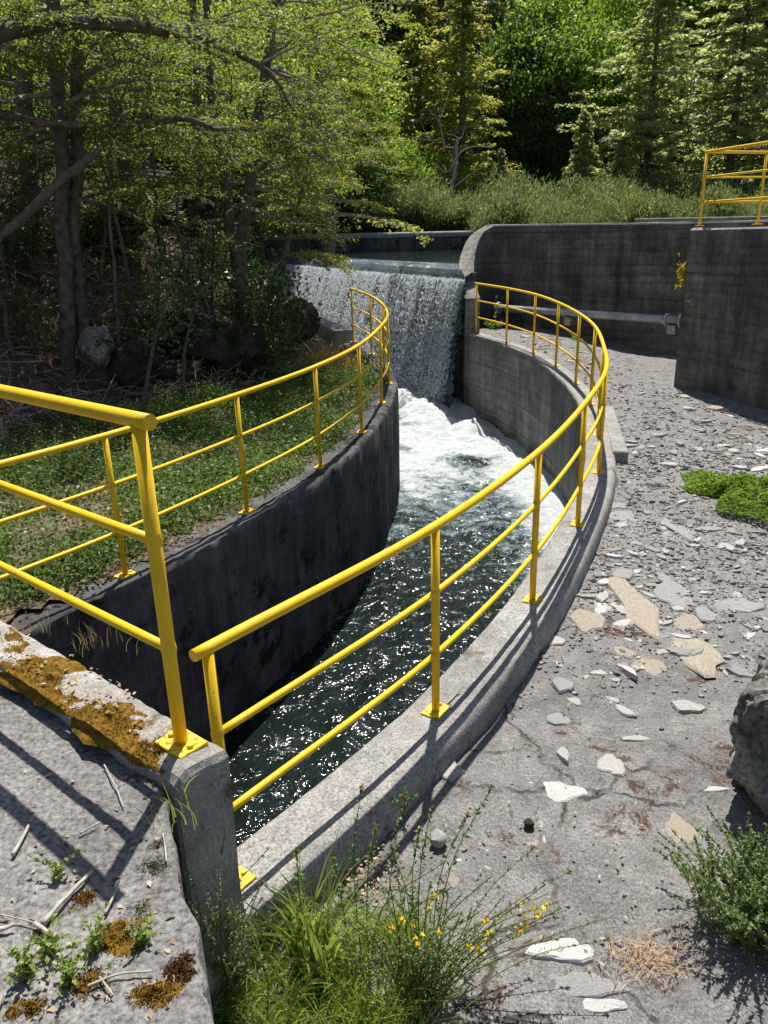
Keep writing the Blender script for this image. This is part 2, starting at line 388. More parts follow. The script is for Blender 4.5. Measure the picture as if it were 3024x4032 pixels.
# ------------------------------------------------------------------ canal walls
cpath = cr(np.vstack([[CP[0]-np.array([.75, .8, 0])], CP, ]), 24); cpath = resample(cpath, .06); cpath[:, 2] = zc(cpath[:, 1])
prof_c = [(-.15, -3.2), (-.15, -1.2), (-.15, -.6), (-.15, -.2), (-.15, -.05), (-.145, -.012), (-.125, 0), (-.06, .002), (0, .002), (.06, .002), (.09, 0), (.125, -.006), (.152, -.026), (.166, -.062), (.172, -.15), (.172, -.7)]
prof_c = [(o, (h if h > -1.9 else -4.6)) for o, h in prof_c]
cw = empty('canal_wall', (1.5, 6, -2.3), 'grey concrete retaining wall curving along the right side of the canal, yellow railing on its rounded top', 'wall')
i0 = next(i for i, (o, h) in enumerate(prof_c) if h == -.012)
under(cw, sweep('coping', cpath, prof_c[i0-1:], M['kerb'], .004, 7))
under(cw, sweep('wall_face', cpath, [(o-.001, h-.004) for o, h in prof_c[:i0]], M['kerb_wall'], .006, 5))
# the kerb's square outward step and the shallow pocket beside it
k_ = int(np.argmin(abs(cpath[:, 1]-9.0))); t_ = cpath[k_+4]-cpath[k_-4]; t_[2] = 0; t_ /= np.linalg.norm(t_); n_ = np.array([t_[1], -t_[0], 0])
under(cw, MB().box(cpath[k_]+n_*.2+np.array([0, 0, -.108]), (.16, 2.3, .21), n_, t_, bev=.012).build('kerb_step', M['kerb']))

bext = np.array([[-3.6, 2.6, -2.2], [-3.1, 3.15, -2.2]])
bpath = resample(cr(np.vstack([bext, BP]), 24), .06); bpath[:, 2] = zb(bpath[:, 1])
prof_b = [(-.13, -3.2), (-.13, -1.3), (-.13, -.7), (-.13, -.3), (-.13, -.06), (-.12, -.015), (-.09, 0), (-.03, .003), (.04, 0), (.1, .003), (.16, -.005), (.2, -.03), (.21, -.1), (.21, -.8)]
prof_b = [(o, (h if h > -1.9 else -4.6)) for o, h in prof_b]
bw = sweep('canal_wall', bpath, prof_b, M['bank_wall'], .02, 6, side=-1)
tagit(bw, 'dark stained concrete retaining wall curving along the left side of the canal below the weedy bank', 'wall')

# left weir training wall
lw = resample(np.array([[-.52, 15.55, -1.72], [-1.4, 18.6, -1.72], [-2.9, 24.2, -1.72], [-4.6, 30.5, -1.72]]), .25)
o = sweep('weir_wall', lw, [(.0, -1.75), (0, -.02), (-.02, 0), (-.2, 0), (-.35, 0), (-.37, -.02), (-.37, -1.75)], M['kerb'], .008, 5)
tagit(o, 'low grey concrete wall running back from the far end of the left railing beside the waterfall', 'wall')

# right abutment: curving wall with a swooping top, then the long dark wall with the pipe
aL = cr([(1.80, 16.48, -1.25), (1.74, 17.05, -.86), (1.75, 17.4, -.65), (1.83, 17.85, -.44), (1.98, 18.25, -.17), (2.17, 18.55, .02), (2.5, 18.75, .19)], 10)
aR = cr([(2.11, 16.5, -1.25), (2.05, 16.95, -.9), (2.06, 17.25, -.6), (2.15, 17.6, -.28), (2.31, 17.95, 0.0), (2.48, 18.2, .12), (2.66, 18.42, .19)], 10)
V = []; F = []; n = len(aL)
for a, b in zip(aL, aR):
    V += [(a[0], a[1], -4.6), (a[0], a[1], a[2]-.02), (lerp(a[0], b[0], .06), lerp(a[1], b[1], .06), a[2]), (lerp(a[0], b[0], .94), lerp(a[1], b[1], .94), b[2]), (b[0], b[1], b[2]-.02), (b[0], b[1], -2.5)]
for i in range(n-1):
    for k in range(5): F.append((i*6+k, i*6+k+1, (i+1)*6+k+1, (i+1)*6+k))
F += [(0, 5, 4, 3, 2, 1)]
ab = empty('abutment_wall', (2, 17, -2), 'tall dark concrete wall behind the apron, its left end swooping down in a curve beside the waterfall', 'wall')
topf = [f for j, f in enumerate(F[:-1]) if j % 5 in (1, 2, 3)]; sidef = [f for j, f in enumerate(F[:-1]) if j % 5 in (0, 4)]+[F[-1]]
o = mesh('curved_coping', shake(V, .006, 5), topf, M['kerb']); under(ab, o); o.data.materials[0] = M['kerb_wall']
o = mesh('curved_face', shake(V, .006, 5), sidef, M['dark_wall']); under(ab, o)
bwp = np.array([(2.56, 18.62, .19), (5.63, 14.55, .11), (6.6, 13.27, .1), (9.5, 9.45, .05)])
bwp = resample(bwp, .3)
o = sweep('long_face', bwp, [(0.1, -1.8), (.1, -1), (.1, -.5), (.1, -.03)], M['dark_wall'], .01, 3, cap=False)
for v in o.data.vertices:
    if v.co.z < -1.4: v.co.z = -2.9
under(ab, o)
o = sweep('long_coping', bwp, [(.1, -.032), (.085, 0.), (-.1, .004), (-.26, 0), (-.28, -.03), (-.28, -1.8)], M['kerb'], .006, 6, cap=False); under(ab, o)

# block (gate chamber) on the right
ba = np.array([.3, -.954]); bb = np.array([.954, .3]); b0 = np.array([4.60, 12.05]); ZT = .01
def bpnt(a, b, z): q = b0+ba*a+bb*b; return (q[0], q[1], z)
bl = empty('gate_chamber', (4.9, 11.5, -2.4), 'large dark stained concrete block at the right edge with a yellow railing on top', 'concrete block')
nu = 24; P = np.array([[bpnt(a, 0, z) for z in np.linspace(-2.9, ZT-.035, 20)] for a in np.linspace(.03, 6.5, 40)]); P += np.array([[[fbm(p, 3)*.01*bb[0], fbm(p, 3)*.01*bb[1], 0] for p in r] for r in P])
under(bl, grid('front_face', P, M['dark_wall']))
mb = MB(); c_ = [bpnt(.03, 0, -2.9), bpnt(0, .035, -2.9), bpnt(0, 3, -2.9)]; t_ = [(x, y, ZT-.035) for x, y, _ in c_]
mb.V += c_+t_; mb.F += [(0, 3, 4, 1), (1, 4, 5, 2)]; under(bl, mb.build('end_face', M['kerb']))
mb = MB(); e1 = [bpnt(.03, 0, ZT-.035), bpnt(0, .035, ZT-.035), bpnt(0, 3, ZT-.035), bpnt(6.5, 3, ZT-.035), bpnt(6.5, 0, ZT-.035)]
e2 = [bpnt(.06, .035, ZT), bpnt(.035, .06, ZT), bpnt(.035, 3, ZT), bpnt(6.5, 3, ZT), bpnt(6.5, .035, ZT)]
mb.V += e1+e2; mb.F += [(0, 5, 6, 1), (1, 6, 7, 2), (0, 4, 9, 5), (5, 9, 8, 7, 6)]; under(bl, mb.build('top_slab', M['kerb']))
# wall fitting on the block
g0 = np.array(bpnt(.33, -.02, -1.02)); nrm = np.array([-bb[0], -bb[1], 0])
mb = MB(); mb.tube([g0, g0+nrm*.05], .055, 12); mb.tube([g0+nrm*.04, g0+nrm*.09], .03, 8); mb.box(g0+nrm*.06+np.array([-.02, .06, .01]), (.03, .12, .03), nrm, (ba[0], ba[1], 0)); under(bl, mb.build('pipe_stub', M['steel']))
# low beam beyond the wall
mb = MB(); A_, B_ = aty(1372, 473, 20.5), aty(1720, 466, 19); d_ = (B_-A_); mid = (A_+B_)/2
mb.box(mid-np.array([0, 0, .1]), (np.linalg.norm(d_), .3, .22), d_, np.cross([0, 0, 1], d_), (0, 0, 1), .02)
o = mb.build('parapet_beam', M['kerb']); tagit(o, 'low grey concrete beam lying behind the top of the tall dark wall at the right', 'beam')

# far pool wall
A_, B_ = np.array([-8., 35.3, .2]), np.array([7., 34.2, .12])
o = sweep('pool_wall', resample(np.array([A_, B_]), .4), [(.12, -.2), (.12, -.12), (.1, -.04), (.04, 0), (-.1, .01), (-.3, 0), (-.36, -.06), (-.36, -1.8)], M['kerb'], .012, 2)
pw_ = o; o = sweep('wall_face', resample(np.array([A_, B_]), .4), [(.118, -1.8), (.118, -1.), (.118, -.6), (.118, -.21)], M['bank_wall'], .006, 2, cap=False); o.parent = pw_; o = pw_  # darker concrete than the top, painting in the shade on this face
tagit(o, 'long low concrete wall with rounded top across the far side of the pool above the waterfall', 'wall')

# pipe along the dark wall
pA, pB = np.array([2.60, 17.50, -1.54]), np.array([5.42, 14.03, -1.55]); pd = (pB-pA)/np.linalg.norm(pB-pA); pn = np.array([pd[1], -pd[0], 0]); 
if pn[1] > 0: pn = -pn
pp = empty('water_pipe', (pA+pB)/2, 'pale grey steel pipe with flanges running along the foot of the tall dark wall', 'pipe')
mb = MB().tube([pA, pB], .077, 20); under(pp, mb.build('tube', M['pipe'], smooth=False))
for pol in pp.children[0].data.polygons: pol.use_smooth = len(pol.vertices) == 4
for t in (.02, .935, .998):
    c_ = pA+(pB-pA)*t; mb = MB().tube([c_-pd*.02, c_+pd*.02], .125 if t != .998 else .14, 20)
    for k in range(8):
        th = k*math.pi/4; q = c_+(np.array([0, 0, 1])*math.cos(th)+pn*math.sin(th))*.103; mb.tube([q-pd*.04, q+pd*.04], .012, 6)
    under(pp, mb.build('flange', M['pipe']))
for t in (.45, .965):
    c_ = pA+(pB-pA)*t; mb = MB().box(c_-np.array([0, 0, .16]), (.16, .2, .16), pd, pn, (0, 0, 1)); mb.box(c_-np.array([0, 0, .2])-pn*.2, (.07, .3, .06), pd, pn)
    under(pp, mb.build('bracket', M['steel']))

# ------------------------------------------------------------------ railings
def railing(name, posts, label, group, ext0=.06, ext1=.05, r_top=.0215, r_post=.0205, r_mid=.0148, closed_right=None):
    root = empty(name, posts[0], label, 'railing', group)
    P = np.asarray(posts, float)
    for nm, h, r in (('top_rail', 1.0, r_top), ('middle_rail', .665, r_mid), ('bottom_rail', .33, r_mid)):
        Q = P+np.array([0, 0, h]); path = cr(Q, 14) if len(Q) > 2 else Q
        if h == 1.0:
            d0 = path[0]-path[1]; d0 /= np.linalg.norm(d0); d1 = path[-1]-path[-2]; d1 /= np.linalg.norm(d1)
            path = np.vstack([[path[0]+d0*ext0], path, [path[-1]+d1*ext1]])
        o = mesh(nm, *tubegeo(path, r, 14), M['yellow']); under(root, o)
        for pol in o.data.polygons: pol.use_smooth = len(pol.vertices) == 4
    T = np.gradient(P, axis=0)
    for i, p in enumerate(P):
        t = T[i]/np.linalg.norm(T[i][:2]); t[2] = 0; nn = np.array([t[1], -t[0], 0])
        pm = MB().tube([p+np.array([0, 0, .006]), p+np.array([0, 0, 1.0-r_top*.4])], r_post, 14)
        for h in (.33, .665): pm.tube([p+np.array([0, 0, h-.02]), p+np.array([0, 0, h]), p+np.array([0, 0, h+.02])], [r_post, r_post*1.16, r_post], 14, False)
        po = pm.build('post', M['yellow'], root)
        for pol in po.data.polygons: pol.use_smooth = len(pol.vertices) == 4
        pl = MB().box(p+np.array([0, 0, .006]), (.13, .10, .014), t, nn, (0, 0, 1), .002)
        for s in (-1, 1):
            c_ = p+t*.046*s+np.array([0, 0, .012]); pl.tube([c_, c_+np.array([0, 0, .012])], .011, 6)
        b = pl.build('base_plate', M['plate']); b.parent = po; b.matrix_parent_inverse = po.matrix_parent_inverse.copy()
        b.matrix_parent_inverse = Matrix.Identity(4)
    return root
railing('railing', CP, 'long yellow railing sweeping in a wide curve along the right wall of the canal', 'yellow tubular railings')
railing('railing', BP, 'yellow railing curving along the weedy left bank of the canal to the waterfall', 'yellow tubular railings')
ce = np.array([-.771, .637, 0]); cn = np.array([.637, .771, 0])
A0 = np.array([-.63, 1.956, -1.43])
railing('railing', [A0, A0+ce*1.75, A0+ce*3.5], 'nearest yellow railing standing on the mossy curb at the left', 'yellow tubular railings', .055)
D0 = np.array([4.775, 12.1, ZT+.02]); rl = railing('railing', [D0+np.array([*ba, 0])*4.2, D0+np.array([*ba, 0])*2.1, D0, D0+np.array([*bb, 0])*1.06, D0+np.array([*bb, 0])*2.5], 'small yellow railing on top of the concrete block at the right edge', 'yellow tubular railings', .05, .05)
# corner rails run straight: rebuild the three rails as two straight legs
for ch in list(rl.children):
    if ch.name.split('.')[0] in ('top_rail', 'middle_rail', 'bottom_rail'):
        h, r = {'t': (1., .0215), 'm': (.665, .0148), 'b': (.33, .0148)}[ch.name[0]]
        z = np.array([0, 0, h]); q = [D0+np.array([*ba, 0])*4.2+z, D0+z, D0+np.array([*bb, 0])*2.5+z]
        mb = MB().tube([q[0], q[1]-np.array([*ba, 0])*.03], r, 12); mb.tube([q[1]-np.array([*bb, 0])*.0, q[2]], r*.98, 12)
        me = bpy.data.meshes.new(ch.name); me.from_pydata([tuple(v) for v in mb.V], [], mb.F); me.materials.append(M['yellow']); ch.data = me

# ------------------------------------------------------------------ left platform and curb
Q0 = np.array([-.611, 1.785, 0]); sg = np.array([.379, -.925, 0]); ZS = -1.485
us = np.r_[np.linspace(0, 1.7, 190), np.linspace(1.75, 4, 40)]; vs = np.r_[np.linspace(0, 1.1, 120), np.linspace(1.15, 2.4, 16)]
def slab_z(p): return ZS+.006*fbm(p, 1.3)+.004*fbm(p, 14, 3)+.003*fbm(p, 60, 2)
rows = []
for a in us:
    r = []
    for b in vs:
        p = Q0+ce*(a+.07)+sg*b; p = p+np.array([.02, .01, 0])*0
        if a == 0: p = p+np.array([fbm((p[0], p[1], 0), 5)*.025, 0, 0])
        r.append((p[0], p[1], slab_z(p)))
    rows.append(r)
P = np.array(rows); side = P[0].copy(); s2 = side.copy(); s2[:, 2] -= .02; s2[:, 0] += .006; s3 = side.copy(); s3[:, 2] = -1.9; s3[:, 0] += np.array([fbm((q[0], q[1], 3), 6)*.02 for q in s3]); s4 = s3.copy(); s4[:, 2] = -2.8
P = np.concatenate([[s4, s3, s2], P], 0)
o = grid('platform_slab', P[::-1], M['slab']); tagit(o, 'rough grey concrete platform slab at the lower left with moss and twigs on it', 'concrete slab')
prof = [(-.2, -1.7), (-.2, -.5), (-.2, -.15), (-.2, -.03), (-.185, -.006), (-.15, 0), (-.1, .003), (-.05, 0), (-.02, -.006), (-.003, -.025), (0, -.08), (0, -.5), (0, -1.3)]
cpx = resample(np.array([Q0, Q0+ce*4.]), .04); cpx[:, 2] = -1.43
cpx2 = np.vstack([[cpx[0]], cpx[0]+(cpx[1]-cpx[0])*.3, cpx[1:]])
V = []; mm = len(prof)
for i, c_ in enumerate(cpx2):
    for o_, h in prof:
        k = 1
        hh = h-(.022 if (i == 0 and h > -.03) else 0)
        off = -o_; q = c_+cn*(off if not (i == 0) else lerp(off, .1, .06)); V.append(np.array([q[0], q[1], q[2]+hh]))
V = shake(V, .012, 8); F = []
for i in range(len(cpx2)-1):
    for k in range(mm-1): F.append((i*mm+k, (i+1)*mm+k, (i+1)*mm+k+1, i*mm+k+1))
# end cap as a small grid so that it keeps a rough face
o_ = len(V); gz_ = np.linspace(-2.72, -1.452, 40); gx_ = np.linspace(.012, .19, 14)
for z in gz_:
    for x in gx_:
        q = Q0+cn*x; e_ = -.006+.016*fbm((q[0]+2, x*2, z), 7, 4)+.01*fbm((x*3, 1, z*3), 9, 3); e_ *= 1 if z < -1.47 else .3
        V.append(np.array([q[0]-ce[0]*e_, q[1]-ce[1]*e_, z]))
for i in range(39):
    for k in range(13): F.append((o_+i*14+k, o_+i*14+k+1, o_+(i+1)*14+k+1, o_+(i+1)*14+k))
F.append(tuple(range(mm)))
o = mesh('curb', V, F, M['curb'])
tagit(o, 'mossy grey concrete curb carrying the nearest yellow railing, its end face cut square above the canal', 'curb')

# ------------------------------------------------------------------ terrain
ctrl = np.array([(-1, 1.5, -2.47), (-.3, 2, -2.44), (.3, 2.8, -2.43), (1, 3.7, -2.42), (1.7, 5, -2.41), (2.2, 6, -2.39), (2.75, 7.4, -2.32), (2.95, 9, -2.235), (3.2, 11, -2.15), (3.1, 13, -2.06), (2.5, 16, -1.965), (2.4, 17.3, -1.93), (2.6, 18.4, -1.9), (5.5, 14.5, -2.16),
                 (4.6, 12, -2.33), (4.5, 9, -2.38), (3.2, 5, -2.46), (2, 2.5, -2.48), (4, 3, -2.42), (6, 6, -2.4), (1, 1, -2.48), (8, 10, -2.4), (0, -1, -2.5), (3, -1, -2.4)])
def apron_base(x, y):
    d = (ctrl[:, 0]-x)**2+(ctrl[:, 1]-y)**2+.15; wgt = d**-1.6
    return float((wgt*ctrl[:, 2]).sum()/wgt.sum())
def apron_z(x, y): return apron_base(x, y)+.028*fbm((x, y, 0), .9)+.010*fbm((x, y, 2), 4.5)
def rubble(x, y):
    # edge of the loose stone pitching, from the kerb to the boulder
    a, b = np.array([1.25, 4.4]), np.array([3.1, 4.55]); t = (x-a[0])/(b[0]-a[0]); ye = lerp(a[1], b[1], min(max(t, -1), 2))
    return min(max(.5+(y-ye)*.55, 0), 1)
T = np.gradient(cpath[:, :2], axis=0); T /= np.linalg.norm(T, axis=1)[:, None]; edge = cpath[:, :2]+norm2(T)*.16
edge = np.vstack([edge, [[1.98, 16.75], [2.1, 17.1]]])
ne = len(edge); tgt = np.stack([np.interp(np.linspace(0, 1, ne), [0, .08, .2, 1], [-1, 1.5, 9.5, 9.5]), np.interp(np.linspace(0, 1, ne), [0, .08, .2, 1], [-2.5, -2.5, -.5, 19])], 1)
# fewer samples along far part
sel = np.unique(np.r_[np.arange(0, ne, 1)]); vv = np.r_[0, np.linspace(.0015, 1, 150)**1.7]
rows = []; rb = []
for i in sel:
    r = []; q = []
    for v in vv:
        x, y = lerp(edge[i], tgt[i], v); r.append((x, y, apron_z(x, y)-.01)); q.append(rubble(x, y))
    rows.append(r); rb.append(q)
o = grid('ground', np.array(rows), M['ground'], attrs={'rubble': np.array(rb)}); tagit(o, kind='structure')
hb = np.array([(-5.8, 1.), (-5.3, 6), (-5.1, 8.5), (-4.9, 9.8), (-4.4, 11.0), (-3.5, 11.3), (-2.9, 12), (-2.15, 13.2), (-1.75, 15.2), (-2.3, 18), (-3.9, 24), (-5.6, 31)])
def hill_d(x, y):
    best = 1e9; sgn = -1
    for a, b in zip(hb[:-1], hb[1:]):
        ab_ = b-a; t = np.clip(((x-a[0])*ab_[0]+(y-a[1])*ab_[1])/ab_.dot(ab_), 0, 1); q = a+ab_*t; d = math.hypot(x-q[0], y-q[1])
        if d < best: best = d; sgn = 1 if (ab_[0]*(y-a[1])-ab_[1]*(x-a[0])) > 0 else -1
    return best*sgn
def bank_z(x, y):
    d = hill_d(x, y); z = -2.17+.02*fbm((x, y, 0), 1.5)
    if d > 0:
        amp = 1.5+min(max((-x-2.4)*.95, 0), 6.5); z += amp*(1-math.exp(-d*1.25/amp))+min(d, 1)*.16*fbm((x, y, 5), 1.1)
    return z
xs = np.arange(-17, .7, .13); ys = np.arange(1, 33, .13)
P = np.array([[(x, y, 0) for y in ys] for x in xs]); Z = np.array([[bank_z(x, y) for y in ys] for x in xs]); P[:, :, 2] = Z
bx = lambda y: np.interp(y, np.r_[bpath[:, 1], lw[:, 1]], np.r_[bpath[:, 0]-.05, lw[:, 0]-.12])
xc = (xs[:-1]+xs[1:])/2; yc = (ys[:-1]+ys[1:])/2
keep = (xc[:, None] < bx(yc)[None, :]) & ~((yc[None, :] < 3.6) & (xc[:, None] > -4.6))
o = grid('hillside', P, M['soil'], keep=keep); tagit(o, kind='structure')
xs = np.linspace(-70, 70, 90); ys = np.r_[np.linspace(35.4, 60, 30), np.linspace(64, 150, 30)]
def far_z(x, y): return .05+max(0, y-50)*.42+max(0, -x-1)*.16*min(1, max(0, (y-36)/6))+.5*fbm((x, y, 0), .08)
P = np.array([[(x, y, far_z(x, y)) for y in ys] for x in xs]); o = grid('terrain', P, M['far_soil']); tagit(o, kind='structure')
# ground behind the dark wall, right
P = np.array([[(x, y, -.25+.1*fbm((x, y, 0), .3)) for y in np.linspace(8, 36, 30)] for x in np.linspace(5, 45, 30)])
P = np.array([[(lerp(np.interp(y, [9.4, 14.55, 18.7, 35.5], [9.8, 6.0, 3.1, 7.2]), 60, t), y, -.3+.1*fbm((t*40, y, 0), .3)) for y in np.linspace(9.5, 35.5, 30)] for t in np.linspace(0, 1, 30)])
o = grid('far_ground', P, M['far_soil']); tagit(o, kind='structure')

# ------------------------------------------------------------------ water
S0 = np.array([1.70, 17.15]); S1 = np.array([-3.75, 31.6]); fl = np.array([-.936, -.353]); LS = np.linalg.norm(S1-S0)
xs = np.arange(-4.2, 4.2, .045); ys = np.arange(1.2, 20.6, .045)
def canal_surf(x, y):
    # distance from the foot of the fall
    t = np.clip(((x-S0[0])*(S1-S0)[0]+(y-S0[1])*(S1-S0)[1])/LS**2, -.02, 1); q = S0+(S1-S0)*t+fl*.85
    d = math.hypot(x-q[0], y-q[1]); turb = math.exp(-(d/4.2)**2)
    z = -3.86+.014*(y-3)+.32*math.exp(-(d/1.3)**2)*0.9
    z += .15*turb*fbm((x, y, 1), 1.6, 5)+.05*turb*fbm((x, y, 7), 5, 4)+(.03+.02*turb)*fbm((x*1.25, y*.8, 9), 3.2, 3)+.006*fbm((x, y*1.1, 4), 11, 2)
    a = np.interp(y, [3, 7, 8.5, 10, 11.5, 13, 15, 20], [-.4, -.16, .17, .40, .54, .76, 1., 1.05])
    a += .16*fbm((x*.8+y*.4, y*.35, 3), 1.3, 4)
    # white water keeps to the right wall of the bend, dark eddy in the middle
    cxr = np.interp(y, CP[:, 1], CP[:, 0])-.2; a += .5*math.exp(-((cxr-x)/.6)**2)*np.interp(y, [5.2, 6.6, 10, 13], [.2, 1.2, 1.1, .5])
    a -= .5*math.exp(-((x-1.55)/.5)**2-((y-12.9)/.45)**2)
    return z, a
P = np.zeros((len(xs), len(ys), 3)); A = np.zeros((len(xs), len(ys)))
for i, x in enumerate(xs):
    for j, y in enumerate(ys):
        z, a = canal_surf(x, y); P[i, j] = (x, y, z); A[i, j] = a
keep = (xs[:-1, None] < np.interp(ys[:-1], np.r_[CP[:, 1], 18.], np.r_[CP[:, 0], 2.0])[None]+.1) & (xs[1:, None] > np.interp(ys[:-1], np.r_[BP[:, 1], 20], np.r_[BP[:, 0], -2.3])[None]-.35)
o = grid('canal_water', P, M['canal'], attrs={'foam': A}, keep=keep); tagit(o, kind='structure')
P = np.array([[(*(lerp(S0-np.array([-.2, .45]), S1, t)+(-fl)*k), -.62+.006*fbm((t*14, k, 0), 2)) for k in np.r_[.55, .8, np.linspace(1.2, 22, 60)]] for t in np.linspace(-.02, 1.15, 90)])
P = P[:, :, :]; A = np.zeros(P.shape[:2])
abl = np.interp(P[:-1, :-1, 1], np.r_[10., aL[:, 1], 40.], np.r_[1.78, aL[:, 0], 40])+.1; kp = (P[:-1, :-1, 1] < 35.2) & (P[:-1, :-1, 0] < abl)
o = grid('pool_water', P[:, ::-1], M['pool'], attrs={'foam': A}, keep=kp[:, ::-1]); tagit(o, kind='structure')
# the falling sheet
pr_o = np.array([-.56, -.35, -.15, 0, .10, .20, .30, .41, .53, .66, .80, .95, 1.08]); pr_z = np.array([-.62, -.625, -.65, -.70, -.79, -.93, -1.13, -1.42, -1.78, -2.22, -2.74, -3.28, -3.75])
def fall_pt(s, t, out=0.):
    """s metres along the crest, t 0..1 down the sheet"""
    k = t*(len(pr_o)-1); o_ = np.interp(k, np.arange(len(pr_o)), pr_o); z = np.interp(k, np.arange(len(pr_o)), pr_z)
    o_ = o_*(.58+.42*min(1, max(0, (s+.3)/3.))) if o_ > 0 else o_; q = S0+(S1-S0)*(s/LS)+fl*(o_+out); return np.array([q[0], q[1], z+out*.25])
ablim = lambda y: np.interp(y, np.r_[10., aL[:, 1], 40.], np.r_[1.78, aL[:, 0], 5.2])+.03
ss = np.arange(-.75, LS*1.03, .035); tt = np.linspace(0, 1, 110); P = np.zeros((len(ss), len(tt), 3)); A = np.zeros((len(ss), len(tt)))
for i, s in enumerate(ss):
    rid = fbm((s, 0, 0), 3.2, 4); r2 = fbm((s, 5, 0), 1.1, 3); brk = .40+.04*fbm((s, 9, 0), 2.5, 4)
    for j, t in enumerate(tt):
        k = min(1, max(0, (t-brk+.06)*5)); out = k*(.06*rid+.07*fbm((s, t*5, 2), 4.5, 4)+.10*fbm((s*1.6, t*14, 2), 5, 4))+.004*rid
        P[i, j] = fall_pt(s, t, out)
        A[i, j] = (-.6 if t < brk else .16+.5*max(0, min(1, rid+.5))-.18*max(0, 1-s/1.2)*(t > .4)+.3*max(0, t-.8))
kp = P[:-1, :-1, 0] < ablim(P[:-1, :-1, 1])
grid('waterfall', P[:, ::-1], M['fall'], attrs={'foam': A[:, ::-1]}, keep=kp[:, ::-1]); wf = bpy.data.objects['waterfall']; tagit(wf, kind='structure')
wp = resample(np.array([[*(S0-(S1-S0)/LS*.36-fl*.1), -.76], [*(S1-fl*.1), -.76]]), .3)
o = sweep('weir', wp, [(-.2, 0), (-.05, 0), (.12, -.1), (.2, -.3), (.2, -1.2), (.2, -1.8)], M['dark_wall'], .01, 3, side=-1, cap=False)
for v in o.data.vertices:
    if v.co.z < -2.45: v.co.z = -4.6
tagit(o, 'dark concrete weir under the falling water', 'weir')
# loose strands and drops thrown off the sheet
ND = 100000; stm = (rng.random(520)**1.3)*(LS+.6)-.6; s = stm[rng.integers(0, 520, ND)]+rng.normal(0, .009, ND); t = .41+.60*rng.random(ND); L = .02+.06*rng.random(ND)**2; wd = .009+.018*rng.random(ND); V = np.zeros((ND, 8, 4, 3), np.float32)[:, :4]
out = rng.random(ND)**1.6*.2*(.25+t)+.012
quads = np.zeros((ND*3, 4, 3), np.float32)
for i in range(ND):
    p = fall_pt(s[i], t[i], out[i]); q = fall_pt(s[i], min(1.02, t[i]+.02), out[i]); d = q-p; d /= np.linalg.norm(d)+1e-6
    a = np.array([d[1], -d[0], 0])+rng.normal(0, .25, 3); a -= d*a.dot(d); a /= np.linalg.norm(a)+1e-6; b = np.cross(d, a); h = L[i]*(1+1.0*(t[i] < .45)); w_ = wd[i]
    e = [p-d*h*.5, p+d*h*.5]; c3 = [p+(a*math.cos(q_)+b*math.sin(q_))*w_ for q_ in (0, 2.1, 4.2)]
    for k in range(3): quads[i*3+k] = (e[0], c3[k], e[1], c3[(k+1) % 3])
k = NT('water_drop'); k.col((.92, .97, 1.)); k.rough(.15); k.spec(.8)
tr = k.n('BsdfTranslucent'); tr.inputs[0].default_value = (.95, .98, 1, 1); mx = k.n('MixShader'); mx.inputs[0].default_value = .5
k.l(k.b.outputs[0], mx.inputs[1]); k.l(tr.outputs[0], mx.inputs[2]); k.l(mx.outputs[0], k.out.inputs[0])
o = qmesh('waterfall_spray', quads, k.m); tagit(o, kind='stuff')
# ------------------------------------------------------------------ foliage tools
def unit(v): return v/(np.linalg.norm(v, axis=-1, keepdims=True)+1e-9)
def leaves(C, L, W, axis, normal, fold=.25):
    """diamond leaves: centre C, half length L along axis, half width W, roughly facing normal"""
    C = np.asarray(C, float); a = unit(axis); n = unit(normal-a*(normal*a).sum(-1, keepdims=True)); b = np.cross(n, a)
    L = np.asarray(L)[..., None]; W = np.asarray(W)[..., None]
    return np.stack([C-a*L, C+b*W-a*L*.1+n*W*fold, C+a*L-n*L*fold*.6, C-b*W-a*L*.1+n*W*fold], 1)
def rnd(n, s=1.): return rng.normal(0, s, (n, 3))
def strip(path, w, nrm):
    """a blade along path tapering to its tip, as quads"""
    p = np.asarray(path); n = len(p); t = np.gradient(p, axis=0); s = unit(np.cross(t, nrm)); ws = w*np.sqrt(np.clip(1-np.linspace(0, 1, n)**1.5, .0, 1))
    l, r = p-s*ws[:, None], p+s*ws[:, None]; return [np.array([l[i], r[i], r[i+1], l[i+1]]) for i in range(n-1)]

def spray_branch(p0, d, length, ntw, nl, lsz, out, wood, rad=.012, droop=.25, flat=.25):
    """one layered branch: curved stem, side twigs in a flat fan, leaves along the twigs"""
    d = unit(d); n = 6; t = np.linspace(0, 1, n)
    P = p0+d*length*t[:, None]+np.array([0, 0, -1.])*(droop*length*t**2)[:, None]+rnd(n, .03*length)*t[:, None]
    wood.tube(P, np.linspace(rad, rad*.25, n), 5, False)
    side = unit(np.cross(d, [0, 0, 1.]))
    for k in range(ntw):
        u = .2+.8*(k+rng.random())/ntw; q = np.array([np.interp(u, t, P[:, i]) for i in range(3)])
        sg_ = 1 if k % 2 else -1; dd = unit(d*(.5+.6*rng.random())+side*sg_*(.7+.4*rng.random())+np.array([0, 0, rng.normal(-.08, flat*.6)])); tl = length*(.2+.33*rng.random())*(1.15-u*.75)
        if rng.random() < .65: wood.tube([q, q+dd*tl*.8], [rad*.27, rad*.1], 3, False)
        s = rng.random(nl); c = q+dd*(tl*s)[:, None]+np.array([0, 0, -1.])*(.18*tl*s**2)[:, None]+rnd(nl, .03+.05*tl)*np.array([1, 1, .5])
        sz = lsz*(.55+.9*rng.random(nl)); ax = dd+rnd(nl, .55); nr = np.array([0, 0, 1.])+rnd(nl, .5)
        out.append(leaves(c, sz, sz*.55, ax, nr))
